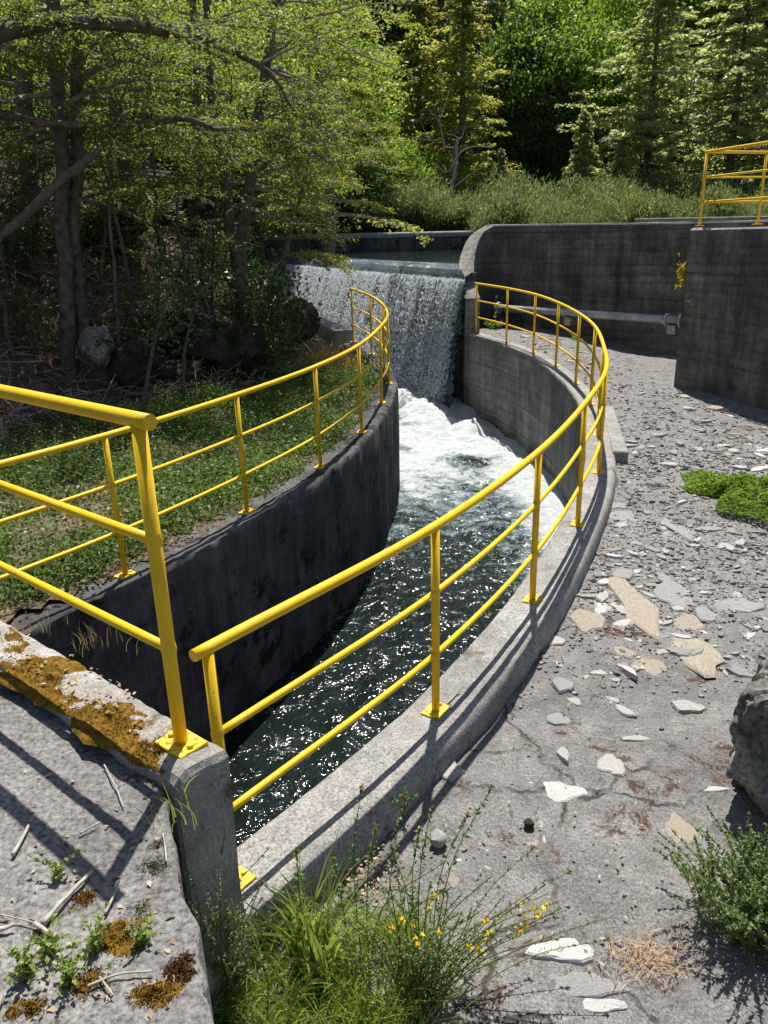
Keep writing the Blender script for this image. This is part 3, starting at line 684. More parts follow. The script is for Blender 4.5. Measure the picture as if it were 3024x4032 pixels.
def near_tree(name, path, radii, specs, leafmat, label, lsz=.022, group=None, nl=28, ntw=13, merge=False):
    """path: trunk points; specs: (fraction, azimuth, elevation, length) of each branch"""
    path = np.asarray(path); root = empty(name, path[0], label, 'tree', group)
    sm = cr(path, 8); R = np.interp(np.linspace(0, 1, len(sm)), np.linspace(0, 1, len(radii)), radii)
    sm = sm+np.array([[fbm(p, 1.6)*.05, fbm((p[1], p[2], p[0]), 1.6)*.05, 0] for p in sm]); wood = MB().tube(sm, R, 9); out = []; wd = wood if merge else MB()
    for f, az, el, ln in specs:
        i = min(len(sm)-1, int(f*(len(sm)-1))); d = np.array([math.sin(az)*math.cos(el), math.cos(az)*math.cos(el), math.sin(el)])
        spray_branch(sm[i], d, ln, ntw, nl, lsz, out, wd, max(.008, R[i]*.4))
    wood.V = shake(wood.V, .008, 9); under(root, wood.build('trunk', M['bark'], smooth=True))
    if not merge: b = mesh('branches', wd.V, wd.F, M['twig_bark']); under(root, b)
    cr_ = qmesh('crown', np.concatenate(out), leafmat); under(root, cr_)
    return root
def rspecs(n, f0, f1, l0, l1, az0=0, az1=2*math.pi, e0=-.1, e1=.45):
    return [(f0+(f1-f0)*(k+rng.random())/n, rng.uniform(az0, az1), rng.uniform(e0, e1), rng.uniform(l0, l1)) for k in range(n)]
def pxpath(pts, Y, dY=0): return np.array([aty(x, y, Y+dY*i/(len(pts)-1)) for i, (x, y) in enumerate(pts)])
def onground(P, zf, dz=-.15): P = P.copy(); P[0, 2] = min(P[0, 2], zf(P[0, 0], P[0, 1]))+dz; return P

M['twig_bark'] = mat_simple('twig_bark', (.22, .195, .165), .9, .5, 6, .15, 0, 0)
# ------------------------------------------------------------------ trees on the left bank
G = 'beech trees on the left bank'
tp = onground(pxpath([(150, 845), (141, 600), (131, 300), (118, 60), (105, -160), (95, -420)], 11.3), bank_z)
near_tree('beech_tree', tp, [.115, .1, .095, .085, .07, .04], rspecs(22, .42, .8, 1., 2.2), M['beech'], 'straight slim beech trunk, the lighter one of a close pair', group=G)
tp = onground(pxpath([(188, 852), (176, 680), (164, 520), (166, 300), (176, 100), (190, -150), (200, -380)], 11.5), bank_z)
near_tree('beech_tree', tp, [.1, .095, .09, .085, .075, .06, .03], rspecs(20, .4, .78, 1., 2.1), M['beech'], 'slim beech trunk leaning against its lighter twin beside the mossy pale rock', group=G)
tp = onground(pxpath([(84, 880), (72, 600), (56, 300), (48, 20), (45, -250)], 12.7), bank_z)
near_tree('beech_tree', tp, [.15, .13, .12, .1, .06], rspecs(22, .4, .82, 1.2, 2.5), M['beech'], 'thick dark beech trunk at the far left behind the pair of slim trunks', group=G)
tp = onground(pxpath([(548, 835), (524, 610), (534, 430), (556, 250), (580, 110), (600, -60), (610, -260)], 13.0), bank_z)
near_tree('beech_tree', tp, [.14, .11, .095, .085, .07, .05, .02], rspecs(28, .3, .82, 1.2, 2.5, .2, 2.9), M['beech'], 'dark forked beech leaning right over the bank near the waterfall', group=G)
tp = onground(pxpath([(506, 810), (520, 640), (486, 420), (458, 230), (448, 20), (440, -220)], 13.3), bank_z)
near_tree('beech_tree', tp, [.1, .09, .075, .06, .05, .02], rspecs(23, .35, .8, 1.1, 2.2), M['beech'], 'dark beech stem bending left from the same clump as the forked beech', group=G)
tp = onground(pxpath([(432, 640), (429, 330), (421, 60), (415, -200)], 15.2), bank_z)
near_tree('beech_tree', tp, [.085, .075, .065, .03], rspecs(19, .35, .85, 1., 2.1), M['beech_light'], 'thin straight beech pole up the bank between the twin trunks and the forked beech', group=G)
tp = onground(pxpath([(320, 560), (315, 330), (309, 60), (303, -200)], 16.5), bank_z)
near_tree('beech_tree', tp, [.12, .11, .09, .04], rspecs(20, .4, 1, 1.2, 2.3), M['beech_light'], 'beech trunk half hidden in sunlit leaves up the bank behind the pale broken log', group=G)
tp = onground(pxpath([(-150, 900), (-140, 500), (-90, 150), (45, 62), (190, 48), (330, 62), (440, 82), (570, 150), (640, 240)], 9.6, 1.4), bank_z)
near_tree('beech_tree', tp, [.17, .15, .12, .085, .08, .075, .06, .035, .012], rspecs(30, .3, 1, .8, 1.7, -1.2, 3.6, -.2, .5), M['beech'], 'beech whose thick bare limb arches in from the upper left corner', group=G)
tp = onground(pxpath([(-260, 950), (-220, 500), (-60, 262), (100, 266), (210, 269), (330, 266), (400, 256), (470, 277), (560, 280), (650, 312), (720, 360)], 10.4, 1.6), bank_z)
near_tree('beech_tree', tp, [.12, .1, .06, .045, .045, .042, .04, .035, .028, .018, .008], rspecs(26, .3, 1, .7, 1.4, -.8, 3.4, -.35, .35), M['beech'], 'beech with a long thin level branch running across the trunks from the left edge', group=G)
tp = onground(pxpath([(612, 760), (604, 640), (612, 560), (628, 480), (640, 380), (660, 250), (670, 90), (680, -80)], 15.6), bank_z)
near_tree('beech_tree', tp, [.07, .06, .05, .045, .04, .03, .02, .01], rspecs(26, .48, 1, .8, 1.7, -.3, 3.2, 0, .45), M['beech_light'], 'bright yellow-green beech whose lowest spray hangs before the waterfall', group=G)
tp = onground(pxpath([(585, 700), (590, 610), (612, 560), (650, 545), (690, 550)], 13.6, .3), bank_z)
near_tree('beech_tree', tp, [.03, .025, .02, .014, .006], [(.62+.38*rng.random(), rng.uniform(.7, 2.6), rng.uniform(-.25, .1), rng.uniform(.35, .75)) for _ in range(16)], M['beech_light'], 'low sunlit beech sapling bowing right above the end of the left railing', group=G, ntw=9, nl=20)
# crown only seen from below at the top of the picture
for bx_, Y_, lab in ((250, 13.8, 'tall beech high on the bank behind the twin trunks, crown filling the top left'), (700, 19.5, 'beech with yellowish sprays hanging between the bank and the far forest'), (-40, 14.5, 'leafy beech on the steep bank at the very left edge'), (745, 37, 'slender beech with pale yellow-green leaves beyond the pool at the top centre')):
    z0 = bank_z(*aty(bx_, 500, Y_)[:2]) if bx_ < 600 else -.3
    q = aty(bx_, 300, Y_); tp = np.array([(q[0], q[1], z0-.3), (q[0]+.1, q[1], z0+2), (q[0]-.1, q[1]+.2, z0+4.5), (q[0], q[1], z0+8)])
    near_tree('beech_tree', tp, [.14, .11, .08, .02], rspecs(22 if Y_ < 18 else 44, .18, .75 if Y_ < 18 else 1, 1.2, 2.6 if Y_ < 25 else 3.), M['beech_light'] if Y_ > 18 else M['beech'], lab, group=G, lsz=.026 if Y_ < 18 else .04, nl=36)

GS = 'thin bare stems in the undergrowth of the left bank'
for k_, (px, py, Y_) in enumerate(((20, 700, 11.5), (105, 640, 13.5), (225, 700, 12.6), (262, 640, 14), (300, 690, 12), (352, 660, 13.6), (410, 700, 12.4), (455, 640, 14.2), (480, 720, 12.2), (565, 700, 13.4), (590, 640, 15), (245, 780, 11), (40, 820, 10.8), (360, 600, 15))):
    q = aty(px, py, Y_); z0 = bank_z(q[0], q[1]); lean = rng.normal(0, .35, 2); hh = rng.uniform(2.6, 4.6)
    tp = np.array([(q[0], q[1], z0-.1), (q[0]+lean[0]*.3, q[1]+lean[1]*.3, z0+hh*.35), (q[0]+lean[0]*.8+rng.normal(0, .1), q[1]+lean[1]*.8, z0+hh*.7), (q[0]+lean[0]*1.5, q[1]+lean[1]*1.5, z0+hh)])
    near_tree('thin_stem', tp, [.03, .025, .018, .006], rspecs(8, .25, 1, .4, 1.2, e0=-.3, e1=.5), M['beech'], 'thin dark stem with sparse twigs rising through the tangled undergrowth of the left bank', group=GS, nl=10, ntw=7, merge=True)
# dead leaning log, snapped off
lp = pxpath([(-25, 532), (50, 470), (128, 392), (165, 366), (215, 318), (258, 268), (272, 244)], 10.6, .6)
mb = MB().tube(cr(lp, 8), np.interp(np.linspace(0, 1, 49), [0, .5, .9, 1], [.055, .055, .045, .036]), 10); mb.V = shake(mb.V, .016, 7)
tagit(mb.build('dead_log', M['bark_pale'], smooth=True), 'pale barkless log leaning against the beech trunks at the left, snapped at its upper end', 'log')
# saplings with larger leaves
for pts, Y_, nlv, lab in (([(300, 895), (322, 800), (340, 715), (362, 640), (384, 575), (402, 540)], 9.8, 90, 'thin curved grey sapling in front of the dark rock, broad green leaves near its top'), ([(392, 850), (398, 770), (412, 700), (436, 630), (470, 600)], 10.9, 70, 'short sapling with a few bright leaves right of the curved grey sapling')):
    tp = onground(pxpath(pts, Y_), bank_z, -.05); root = empty('sapling', tp[0], lab, 'sapling')
    mb = MB().tube(cr(tp, 6), np.linspace(.03, .008, len(cr(tp, 6))), 7); sm = cr(tp, 6); out = []
    for k in range(nlv):
        f = .35+.65*rng.random(); p = sm[int(f*(len(sm)-1))]; d = unit(np.array([rng.normal(0, 1), rng.normal(0, 1), rng.normal(-.1, .5)])); e = p+d*rng.uniform(.08, .5)*1.0
        if k % 3 == 0: mb.tube([p, e], [.004, .002], 3, False)
        out.append(leaves(e[None]+rnd(3, .03), np.full(3, .035), np.full(3, .024), rnd(3)+np.array([0, 0, -.7]), rnd(3)+np.array([0, -.4, .6])))
    under(root, mb.build('stem', M['bark'])); under(root, qmesh('leaves', np.concatenate(out), M['ivy']))
# dark leafy climber by the waterfall
P_ = []
for k in range(900):
    c = aty(rng.normal(575, 42), rng.normal(650, 48), 12.6+rng.random()*.9); P_.append(c)
P_ = np.array(P_); n = len(P_); o = qmesh('ivy_bush', leaves(P_, rng.uniform(.03, .055, n), rng.uniform(.02, .038, n), rnd(n)+np.array([0, 0, -.8]), rnd(n)+np.array([.3, -.3, .6])), M['ivy'])
tagit(o, 'dark green large-leaved bush hanging beside the waterfall below the bright beech sprays', 'bush')

# ------------------------------------------------------------------ rocks
def rockmesh(name, size, seed, mat, rough=.34, cuts=13, sub=4):
    import bmesh
    bm = bmesh.new(); bmesh.ops.create_icosphere(bm, subdivisions=sub, radius=1); r = random.Random(seed)
    planes = [(Vector((r.gauss(0, 1), r.gauss(0, 1), r.gauss(0, 1))).normalized(), r.uniform(.62, .9)) for _ in range(cuts)]
    for v in bm.verts:
        for nrm, d in planes:
            e = v.co.dot(nrm)-d
            if e > 0: v.co -= nrm*e*.93
        s = Vector((v.co.x+seed*3.1, v.co.y, v.co.z)); v.co *= 1+rough*.5*mn.fractal(s*1.3, 1, 2, 3)+rough*.3*mn.fractal(s*4.5, 1, 2, 4)
        v.co.x *= size[0]; v.co.y *= size[1]; v.co.z *= size[2]
    me = bpy.data.meshes.new(name); bm.to_mesh(me); bm.free(); me.materials.append(mat)
    me.polygons.foreach_set('use_smooth', np.ones(len(me.polygons), bool)); me.set_sharp_from_angle(angle=math.radians(32)); return me
def rock(px, py, Y, size, seed, mat, label, rz=0.):
    c = aty(px, py, Y); o = bpy.data.objects.new('boulder', rockmesh('boulder', size, seed, mat)); COL.objects.link(o)
    o.location = c; o.rotation_euler = (0, 0, rz); return tagit(o, label, 'rock')
rock(212, 745, 10.9, (.27, .26, .27), 3, M['rock'], 'pale rock with a patch of green moss at the foot of the twin trunks')
rock(285, 775, 11.2, (.42, .4, .4), 5, M['bedrock'], 'brownish mossy rock right of the pale rock on the left bank')
rock(460, 745, 12.4, (.95, .5, .6), 8, M['bedrock'], 'big dark overhanging rock in deep shade at the foot of the forked beech')
rock(385, 800, 11.4, (.42, .25, .16), 11, M['bedrock'], 'tilted slab of dark rock in front of the big dark rock', .4)
rock(245, 500, 13.6, (.55, .5, .36), 14, M['bedrock'], 'dark moss-spotted boulder up the bank behind the twin trunks')
rock(405, 470, 15.2, (.7, .5, .36), 17, M['bedrock'], 'dark boulder high on the bank below the thin beech pole')
rock(20, 740, 12.2, (.7, .5, .45), 21, M['bedrock'], 'shaded rock at the left edge of the picture among dead twigs')
rock(640, 690, 14.8, (.45, .4, .45), 27, M['bedrock'], 'dark rock below the climber beside the low wall at the waterfall')
o = bpy.data.objects.new('boulder', rockmesh('boulder', (.46, .44, .56), 33, M['lichen'], .4, 13, 6)); COL.objects.link(o); o.location = (1.95, 2.98, -2.2); o.rotation_euler = (.1, -.12, .5)
tagit(o, 'lichen-grey boulder standing at the right edge of the picture above the dense green shrub', 'rock')
o = bpy.data.objects.new('boulder', rockmesh('boulder', (.13, .11, .09), 41, M['stone_white'], .25, 8, 4)); COL.objects.link(o); o.location = atz(425, 1925, -2.2); tagit(o, 'rough whitish rock wedged between the platform slab and the curb end', 'rock')
o = bpy.data.objects.new('boulder', rockmesh('boulder', (.13, .12, .12), 43, M['rock'], .25, 8, 4)); COL.objects.link(o); o.location = atz(455, 2010, -2.35); tagit(o, 'brown-stained rock below the whitish one at the foot of the curb end', 'rock')

# ------------------------------------------------------------------ far forest
def conifer_meshes(H, R, nb, ns, lsz, leaf, seed, full=.08, pw=.8, tilt=.12):
    global rng
    keep_ = rng; rng = np.random.default_rng(seed); out = []; wood = MB().tube(np.array([(0, 0, -.5), (.05, 0, H*.5), (0, 0, H)]), [.02*H, .012*H, .01], 7)
    for k in range(nb):
        u = full+(1-full)*(k+rng.random())/nb; z0 = H*u; az = rng.uniform(0, 2*math.pi); ln = (R*(1-u)**pw*(.35+.85*rng.random())+.15)
        d = np.array([math.cos(az), math.sin(az), 0]); s = np.array([-d[1], d[0], 0]); el = rng.normal(tilt, .12)
        t = 1-rng.random(ns)**1.6*.85; lat = rng.uniform(-1, 1, ns)*ln*.3*(1.15-t)
        c = np.array([0, 0, z0])+d*(ln*t)[:, None]+s*lat[:, None]+np.array([0, 0, 1.])*(ln*(el*t-.22*t**2)+rng.normal(0, .045, ns)-abs(lat)*.2)[:, None]
        if k % 2 == 0: wood.tube([(0, 0, z0), d*ln*.6+np.array([0, 0, z0+ln*(el*.6-.08)])], [.004*H*(1-u)+.01, .008], 4, False)
        sz = lsz*(.6+.8*rng.random(ns)); ax = d+s*np.sign(lat)[:, None]*.6+rnd(ns, .45)+np.array([0, 0, -.15]); nr = np.array([0, 0, 1.])+rnd(ns, .7)
        out.append(leaves(c, sz, sz*.36, ax, nr))
    a = wood.build('trunk', M['bark']); b = qmesh('crown', np.concatenate(out), leaf); rng = keep_
    return a.data, b.data, a, b
def broad_meshes(H, R, ncl, nlf, lsz, leaf, seed, trunk=.25):
    global rng
    keep_ = rng; rng = np.random.default_rng(seed); out = []; wood = MB().tube(np.array([(0, 0, -.5), (.1, 0, H*.3), (0, .1, H*.85)]), [.02*H, .014*H, .01], 7)
    for k in range(ncl):
        v = unit(rng.normal(0, 1, 3)); rr = rng.random()**.4; c0 = np.array([v[0]*R*rr, v[1]*R*rr, H*(trunk+(1-trunk)*.5)+v[2]*H*(1-trunk)*.5*rr]); c0[:2] *= (1.15-.45*abs(v[2]))
        if k % 2 == 0: wood.tube([(0, 0, c0[2]*.7), c0], [.005*H, .008], 4, False)
        cs = R*rng.uniform(.12, .26); n = int(nlf*(cs/R/.18)); c = c0+rnd(n, 1)*np.array([cs, cs, cs*.55]); sz = lsz*(.6+.8*rng.random(n))
        out.append(leaves(c, sz, sz*.5, rnd(n)+np.array([0, 0, -.6]), rnd(n, .6)+np.array([0, 0, .8])+v*.4))
    a = wood.build('trunk', M['bark']); b = qmesh('crown', np.concatenate(out), leaf); rng = keep_
    return a.data, b.data, a, b
def broom_meshes(H, R, nst, seed, leaf, fl_=0):
    global rng
    keep_ = rng; rng = np.random.default_rng(seed); out = []; fq = []; wood = MB()
    for k in range(nst):
        az = rng.uniform(0, 6.28); sp = rng.random()**.6; top = np.array([math.cos(az)*R*sp, math.sin(az)*R*sp, H*(.55+.5*rng.random())*(1-.35*sp**2)]); b0_ = np.array([math.cos(az)*.15*R, math.sin(az)*.15*R, 0])
        mid = b0_*.5+top*.5+np.array([0, 0, .12*H]); P = np.array([b0_, mid, top]);
        if k % 3 == 0: wood.tube(np.array([b0_, mid, top]), [.012, .008, .004], 3, False)
        n = 56; t = .12+.88*rng.random(n); c = (b0_*(1-t)[:, None]**2+2*mid*(t*(1-t))[:, None]+top*(t**2)[:, None])+rnd(n, .06*H)
        L = H*rng.uniform(.025, .065, n); ax = unit(top-b0_)*.7+rnd(n, .55)+np.array([0, 0, .45]); out.append(leaves(c, L, np.full(n, .016), ax, rnd(n)))
        if fl_ and rng.random() < fl_:
            m_ = 16; c = top+rnd(m_, .1*H)-np.array([0, 0, .06*H]); fq.append(leaves(c, np.full(m_, .035), np.full(m_, .028), rnd(m_), rnd(m_)+np.array([0, -.5, .5])))
    a = wood.build('stems', M['twig']); b = qmesh('twigs', np.concatenate(out), leaf); f = tagit(qmesh('flowers', np.concatenate(fq), M['petal']), kind='stuff') if fq else None; rng = keep_
    return a, b, f
def place(protos, name, loc, sc, rz, label, cat, group):
    """a copy of a plant made of proto part objects (first use takes the protos themselves)"""
    r = bpy.data.objects.new(name, None); COL.objects.link(r); r.location = tuple(map(float, loc)); r.scale = sc if hasattr(sc, '__len__') else (sc, sc, sc); r.rotation_euler = (0, 0, rz); r.empty_display_size = .2
    tagit(r, label, cat, group)
    for p in protos['parts']:
        if protos['used']:
            q = p.copy(); COL.objects.link(q)
        else: q = p
        q.parent = r
    protos['used'] = True; return r
def proto(*parts): return {'parts': [p for p in parts if p], 'used': False}
con = [proto(*conifer_meshes(12.5, 6.0, 260, 70, .14, M['coihue'], 100+i, .06, .72, .2)[2:]) for i in range(3)]
cony = proto(*conifer_meshes(13, 3.8, 260, 76, .125, M['coihue_yellow'], 120, .06, .75, .25)[2:])
cons = proto(*conifer_meshes(5.5, 1.5, 170, 64, .085, M['coihue'], 130, .04)[2:])
cond = proto(*conifer_meshes(14, 3., 260, 70, .12, M['deep'], 140)[2:])
brd = [proto(*broad_meshes(11, 3.3, 120, 170, .11, M['bright'], 150)[2:]), proto(*broad_meshes(10, 2.8, 110, 160, .1, M['deep'], 151)[2:]), proto(*broad_meshes(5.5, 2.0, 90, 150, .075, M['bright'], 152, .1)[2:])]
bro = [proto(*broom_meshes(2.3, 1.25, 150, 160+i, M['broom'], (.0, .0, .09)[i])) for i in range(3)]
dbush = proto(*broad_meshes(2.8, 1.5, 80, 130, .06, M['deep'], 170, .02)[2:])
def at_far(px, Y, dz=0): q = aty(px, 500, Y); return (q[0], q[1], far_z(q[0], q[1])-.1+dz)
GF = 'forest trees beyond the pool'
ft = [(cony, 995, 45, (.95, .95, 1.), 'conical yellowish-green tree standing nearest the bare dead snag'),
      (con[0], 1385, 44.5, (1., 1., 1.), 'broad grey-green layered tree left of the biggest one at the right'),
      (con[1], 1560, 43, (1.1, 1.1, 1.), 'biggest grey-green layered tree behind the small railing at the right'),
      (con[2], 1705, 42, (1.05, 1.05, .92), 'grey-green layered tree cut by the right edge of the picture'),
      (cons, 1250, 42.5, 1.0, 'small pointed grey-green young tree standing free in front of the dark gap'),
      (cons, 1078, 43, .72, 'small dark green young tree right of the dead snag'),
      (cons, 1330, 42, .8, 'low young evergreen between the small pointed tree and the broad layered tree'),
      (brd[0], 1190, 51, (1.15, 1.15, 1.15), 'bright green broadleaf tree with hanging foliage at the top centre right'),
      (brd[0], 1310, 53, (1., 1., 1.15), 'bright green broadleaf crown behind the broad layered tree'),
      (brd[1], 1110, 51, (1., 1., 1.15), 'dark ivy-clad tree in the shade right of the yellowish conical tree'),
      (brd[1], 1200, 49, (.8, .8, .8), 'dark shaded tree filling the gap below the bright hanging foliage'),
      (cond, 1155, 53, 1., 'dark evergreen in the deepest gap of the forest'),
      (cony, 905, 47.5, (1.1, 1.1, 1.), 'yellowish-green tree left of the conical one, above the pool wall'),
      (brd[2], 800, 41.5, 1.0, 'bright broadleaf bush tree behind the left part of the pool wall'),
      (brd[2], 880, 42.5, .85, 'light green small tree between the dark bush and the yellowish conical tree'),
      (brd[2], 945, 42, .75, 'leafy green young tree just left of the dead snag'),
      (brd[0], 690, 40, (1., 1., .9), 'tall bright broadleaf tree beyond the pool, seen past the bank beeches'),
      (brd[0], 560, 34, (.9, .9, .8), 'bright green tree behind the forked beech, lit by the sun'),
      (brd[2], 470, 31, 1.1, 'sunny bright green small tree glimpsed between the forked beech and the thin pole'),
      (brd[0], 390, 33, (.9, .9, .8), 'sunlit green tree glimpsed between the thin beech pole and the half hidden trunk'),
      (brd[2], 300, 30, 1.2, 'bright green small tree glimpsed behind the snapped log'),
      (brd[2], 620, 31, .9, 'sunlit green bush tree behind the lowest beech spray at the waterfall'),
      (brd[0], 210, 33, (1., 1., .85), 'sunlit green tree glimpsed between the twin trunks and the log'),
      (brd[0], 90, 34, (1., 1., .9), 'green tree glimpsed behind the thick dark trunk at the far left'),
      (cony, 770, 50, (1.2, 1.2, 1.1), 'yellowish layered tree behind the bright bush trees at the top centre')]
for k, (pr_, px, Y_, sc, lab) in enumerate(ft):
    loc = at_far(px, Y_) if Y_ > 35 else (*aty(px, 500, Y_)[:2], -.6)
    place(pr_, 'forest_tree', loc, sc, k*1.7, lab, 'tree', GF)
k = 0
for Y_, dx in ((61, 95), (67, 85), (74, 78), (82, 70)):
    for px in np.arange(-60+rng.integers(0, 50), 1760, dx):
        pr_ = [cond, con[0], brd[1], con[1], cony, cond, brd[0], con[2], brd[1]][k % 9]; s = rng.uniform(1., 1.3)
        place(pr_, 'forest_tree', at_far(px+rng.normal(0, 15), Y_+rng.normal(0, 1.5)), (s, s, s*1.1), rng.uniform(0, 6), 'tall tree standing deep in the dense forest on the slope behind', 'tree', 'deep forest trees'); k += 1
GB = 'broom shrubs beyond the pool and the dark wall'
bl_ = 'feathery grey-green broom shrub in the thicket behind the pool and the dark wall'
k = 0
for Y_, x0, x1, n, s0 in ((37.2, 640, 1120, 13, .95), (39.3, 620, 1700, 24, 1.15), (41.2, 860, 1700, 18, 1.35), (31, 1090, 1700, 13, .9), (26, 1200, 1720, 10, .72), (34.5, 1060, 1700, 14, 1.05)):
    for px in np.linspace(x0, x1, n):
        q = aty(px+rng.normal(0, 12), 500, Y_+rng.normal(0, .5)); z = far_z(q[0], q[1])-.1 if Y_ > 35.6 else -.4
        pr_ = bro[(0, 1, 0, 1, 1, 0, 2, 0, 1, 0, 1, 0, 1)[k % 13]]; s = s0*rng.uniform(.55, 1.08)
        place(pr_, 'broom_shrub', (q[0], q[1], z), (s*1.15, s*1.15, s), rng.uniform(0, 6), bl_, 'shrub', GB); k += 1
place(dbush, 'round_bush', at_far(795, 36.9), (1.05, 1.05, 1.0), .4, 'dense dark green round bush right behind the left part of the pool wall', 'bush', None)

GU = 'leafy shrubs in the undergrowth of the left bank'
ush = [proto(*broad_meshes(1.5, .75, 46, 60, .034, M['deep'], 180, .02)[2:]), proto(*broad_meshes(1.3, .8, 40, 55, .03, M['ivy'], 181, .02)[2:]), proto(*broad_meshes(1.2, .7, 36, 50, .028, M['beech'], 182, .02)[2:])]
for k_, (px, py, Y_, sc) in enumerate(((560, 730, 13.0, 1.), (570, 690, 14.0, .9), (520, 790, 12.6, .6), (330, 720, 12.2, .8), (250, 660, 13.2, 1.), (60, 780, 11.2, .8), (20, 640, 12.2, 1.), (420, 640, 14, 1.1), (470, 830, 12.2, .5), (110, 560, 14.5, 1.2), (500, 600, 15, 1.2), (300, 560, 15, 1.2))):
    q = aty(px, py, Y_); place(ush[k_ % 3], 'undergrowth_shrub', (q[0], q[1], bank_z(q[0], q[1])-.1), sc, k_*2.1, ('dark green leafy shrub tucked into the shady undergrowth of the left bank', 'broad-leaved shrub in the shady undergrowth of the left bank', 'small-leaved olive shrub in the shady undergrowth of the left bank')[k_ % 3], 'shrub', GU)
# dead snag
sn = empty('dead_tree', at_far(985, 40.2), 'bare grey dead tree with broken branches in front of the yellowish conical tree', 'dead tree')
mb = MB(); SNAG = [([(968, 425), (975, 400), (982, 370), (986, 335), (987, 300)], .11, .06), ([(972, 408), (1000, 390), (1030, 368), (1060, 355)], .05, .015), ([(985, 340), (1005, 322), (1030, 316), (1062, 320)], .04, .012),
     ([(984, 350), (965, 372), (945, 358), (940, 352)], .04, .015), ([(960, 318), (955, 290), (947, 262), (925, 235)], .05, .012), ([(947, 262), (957, 240), (968, 205), (975, 180)], .035, .01), ([(980, 318), (960, 318)], .04, .04), ([(987, 310), (1000, 290), (1003, 270)], .03, .01), ([(992, 300), (975, 290), (958, 287)], .025, .01), ([(925, 305), (918, 285), (910, 265)], .03, .01), ([(960, 300), (925, 303), (880, 295)], .03, .012), ([(968, 425), (1000, 432), (1025, 455)], .04, .012)]
for pts, r0, r1 in SNAG:
    q = cr(pxpath(pts, 40.2), 5); q += rng.normal(0, .02, q.shape); mb.tube(q, np.linspace(r0, r1, len(q)), 6)
under(sn, mb.build('snag', M['stick']))

# ------------------------------------------------------------------ ground layers on the left bank
P_ = []; ax = []
def scatter_bank(n, cond):
    out = []
    while len(out) < n:
        x, y = rng.uniform(-9, .3), rng.uniform(3, 19)
        if x < bx(y)-.12+rng.normal(0, .03) and cond(x, y): out.append((x, y, bank_z(x, y)))
    return np.array(out)
c = scatter_bank(6400, lambda x, y: hill_d(x, y) < -.45+rng.normal(0, .25) and (fbm((x, y, 0), .9) > .02 or rng.random() < .3) and not (abs(x+1.3) < .7 and 13 < y < 16 and rng.random() < .75))
n = 20; q = []
for p in c:
    s = rng.uniform(.04, .11); h = rng.uniform(.06, .30)*rng.random()+.04+(.25 if rng.random() < .03 else 0) ; q.append(p+rnd(n, 1)*np.array([s, s, 0])+np.array([0, 0, 1.])*(rng.random(n)*h)[:, None])
q = np.concatenate(q); n = len(q); sz = rng.uniform(.011, .023, n)
vcol = np.clip(rng.random(n)*.7+.3*np.array([fbm(p, .9) for p in q[::20]]).repeat(20), 0, 1)
o = qmesh('ground_cover', leaves(q, sz, sz*.65, rnd(n), rnd(n, .6)+np.array([0, 0, 1.])), M['cover'], attr=vcol); tagit(o, kind='stuff')
c = scatter_bank(42000, lambda x, y: hill_d(x, y) > -.7 or rng.random() < .3); n = len(c); sz = rng.uniform(.015, .04, n)
o = qmesh('leaf_litter', leaves(c+np.array([0, 0, .02])+rnd(n, .012), sz, sz*.5, rnd(n)*np.array([1, 1, .35]), rnd(n, .45)+np.array([0, 0, 1.])), M['litter']); tagit(o, kind='stuff')
c = scatter_bank(9500, lambda x, y: hill_d(x, y) > -.9); mb = MB()
for i, p in enumerate(c):
    L = rng.uniform(.15, .8); az = rng.uniform(0, 6.28); d = np.array([math.cos(az)*.9, math.sin(az)*.9, rng.normal(.15, .4)]); lift = np.array([0, 0, rng.random()**2*.35])
    mb.tube([p+lift-d*L*.5, p+lift+rnd(1, .04)[0], p+lift+d*L*.5], [.006, .005, .002] if i % 8 else [.016, .014, .007], 3, False)
o = mb.build('brushwood', M['twig']); tagit(o, kind='stuff')
# dry grass tangle near the end of the left railing, pale rubble below it
c = np.array([(-.9+rng.normal(0, .3), 14.0+rng.normal(0, .8), 0) for _ in range(900)]); c[:, 2] = -2.1; mb = []
for p in c:
    if p[0] > bx(p[1])-.2: continue
    d = unit(rnd(1)[0]+np.array([0, 0, .6])); pa = np.array([p, p+d*.2, p+d*.38+np.array([0, 0, -.06])]); mb += strip(pa, .004, np.array([.3, 1, .2]))
o = qmesh('dry_grass', np.array(mb), M['dry_leaf']); tagit(o, kind='stuff')
# ------------------------------------------------------------------ stones set in the apron
def slabmesh(seed, thick):
    r = random.Random(seed); n = r.randint(11, 15); an = sorted((k+r.uniform(-.42, .42))*6.283/n for k in range(n)); el = r.uniform(.5, .95)
    ph = r.uniform(0, 6.28); ph2 = r.uniform(0, 6.28)
    out = []
    for a in an:
        q_ = 0.9+.11*math.cos(3*a+ph)+.08*math.cos(5*a+ph2)+r.uniform(-.1, .1); out.append((math.cos(a)*q_, math.sin(a)*q_*el))
    V = []; F = []
    for z, s in ((-.06, 1.05), (thick*.55, 1.0), (thick, .9)):
        for x, y in out: V.append((x*s+r.uniform(-.02, .02), y*s+r.uniform(-.02, .02), z+(r.uniform(-.2, .2)*thick if z > 0 else 0)))
    for q in range(2):
        for k in range(n): F.append((q*n+k, q*n+(k+1) % n, (q+1)*n+(k+1) % n, (q+1)*n+k))
    V.append((r.uniform(-.2, .2), r.uniform(-.2, .2), thick*r.uniform(.9, 1.25))); F += [(2*n+k, 2*n+(k+1) % n, len(V)-1) for k in range(n)]
    me = bpy.data.meshes.new('flat_stone'); me.from_pydata(V, [], F); me.materials.append(M['stone_pale']); return me
STM = [slabmesh(500+k, (.08, .12, .17, .24)[k % 4]) for k in range(14)]
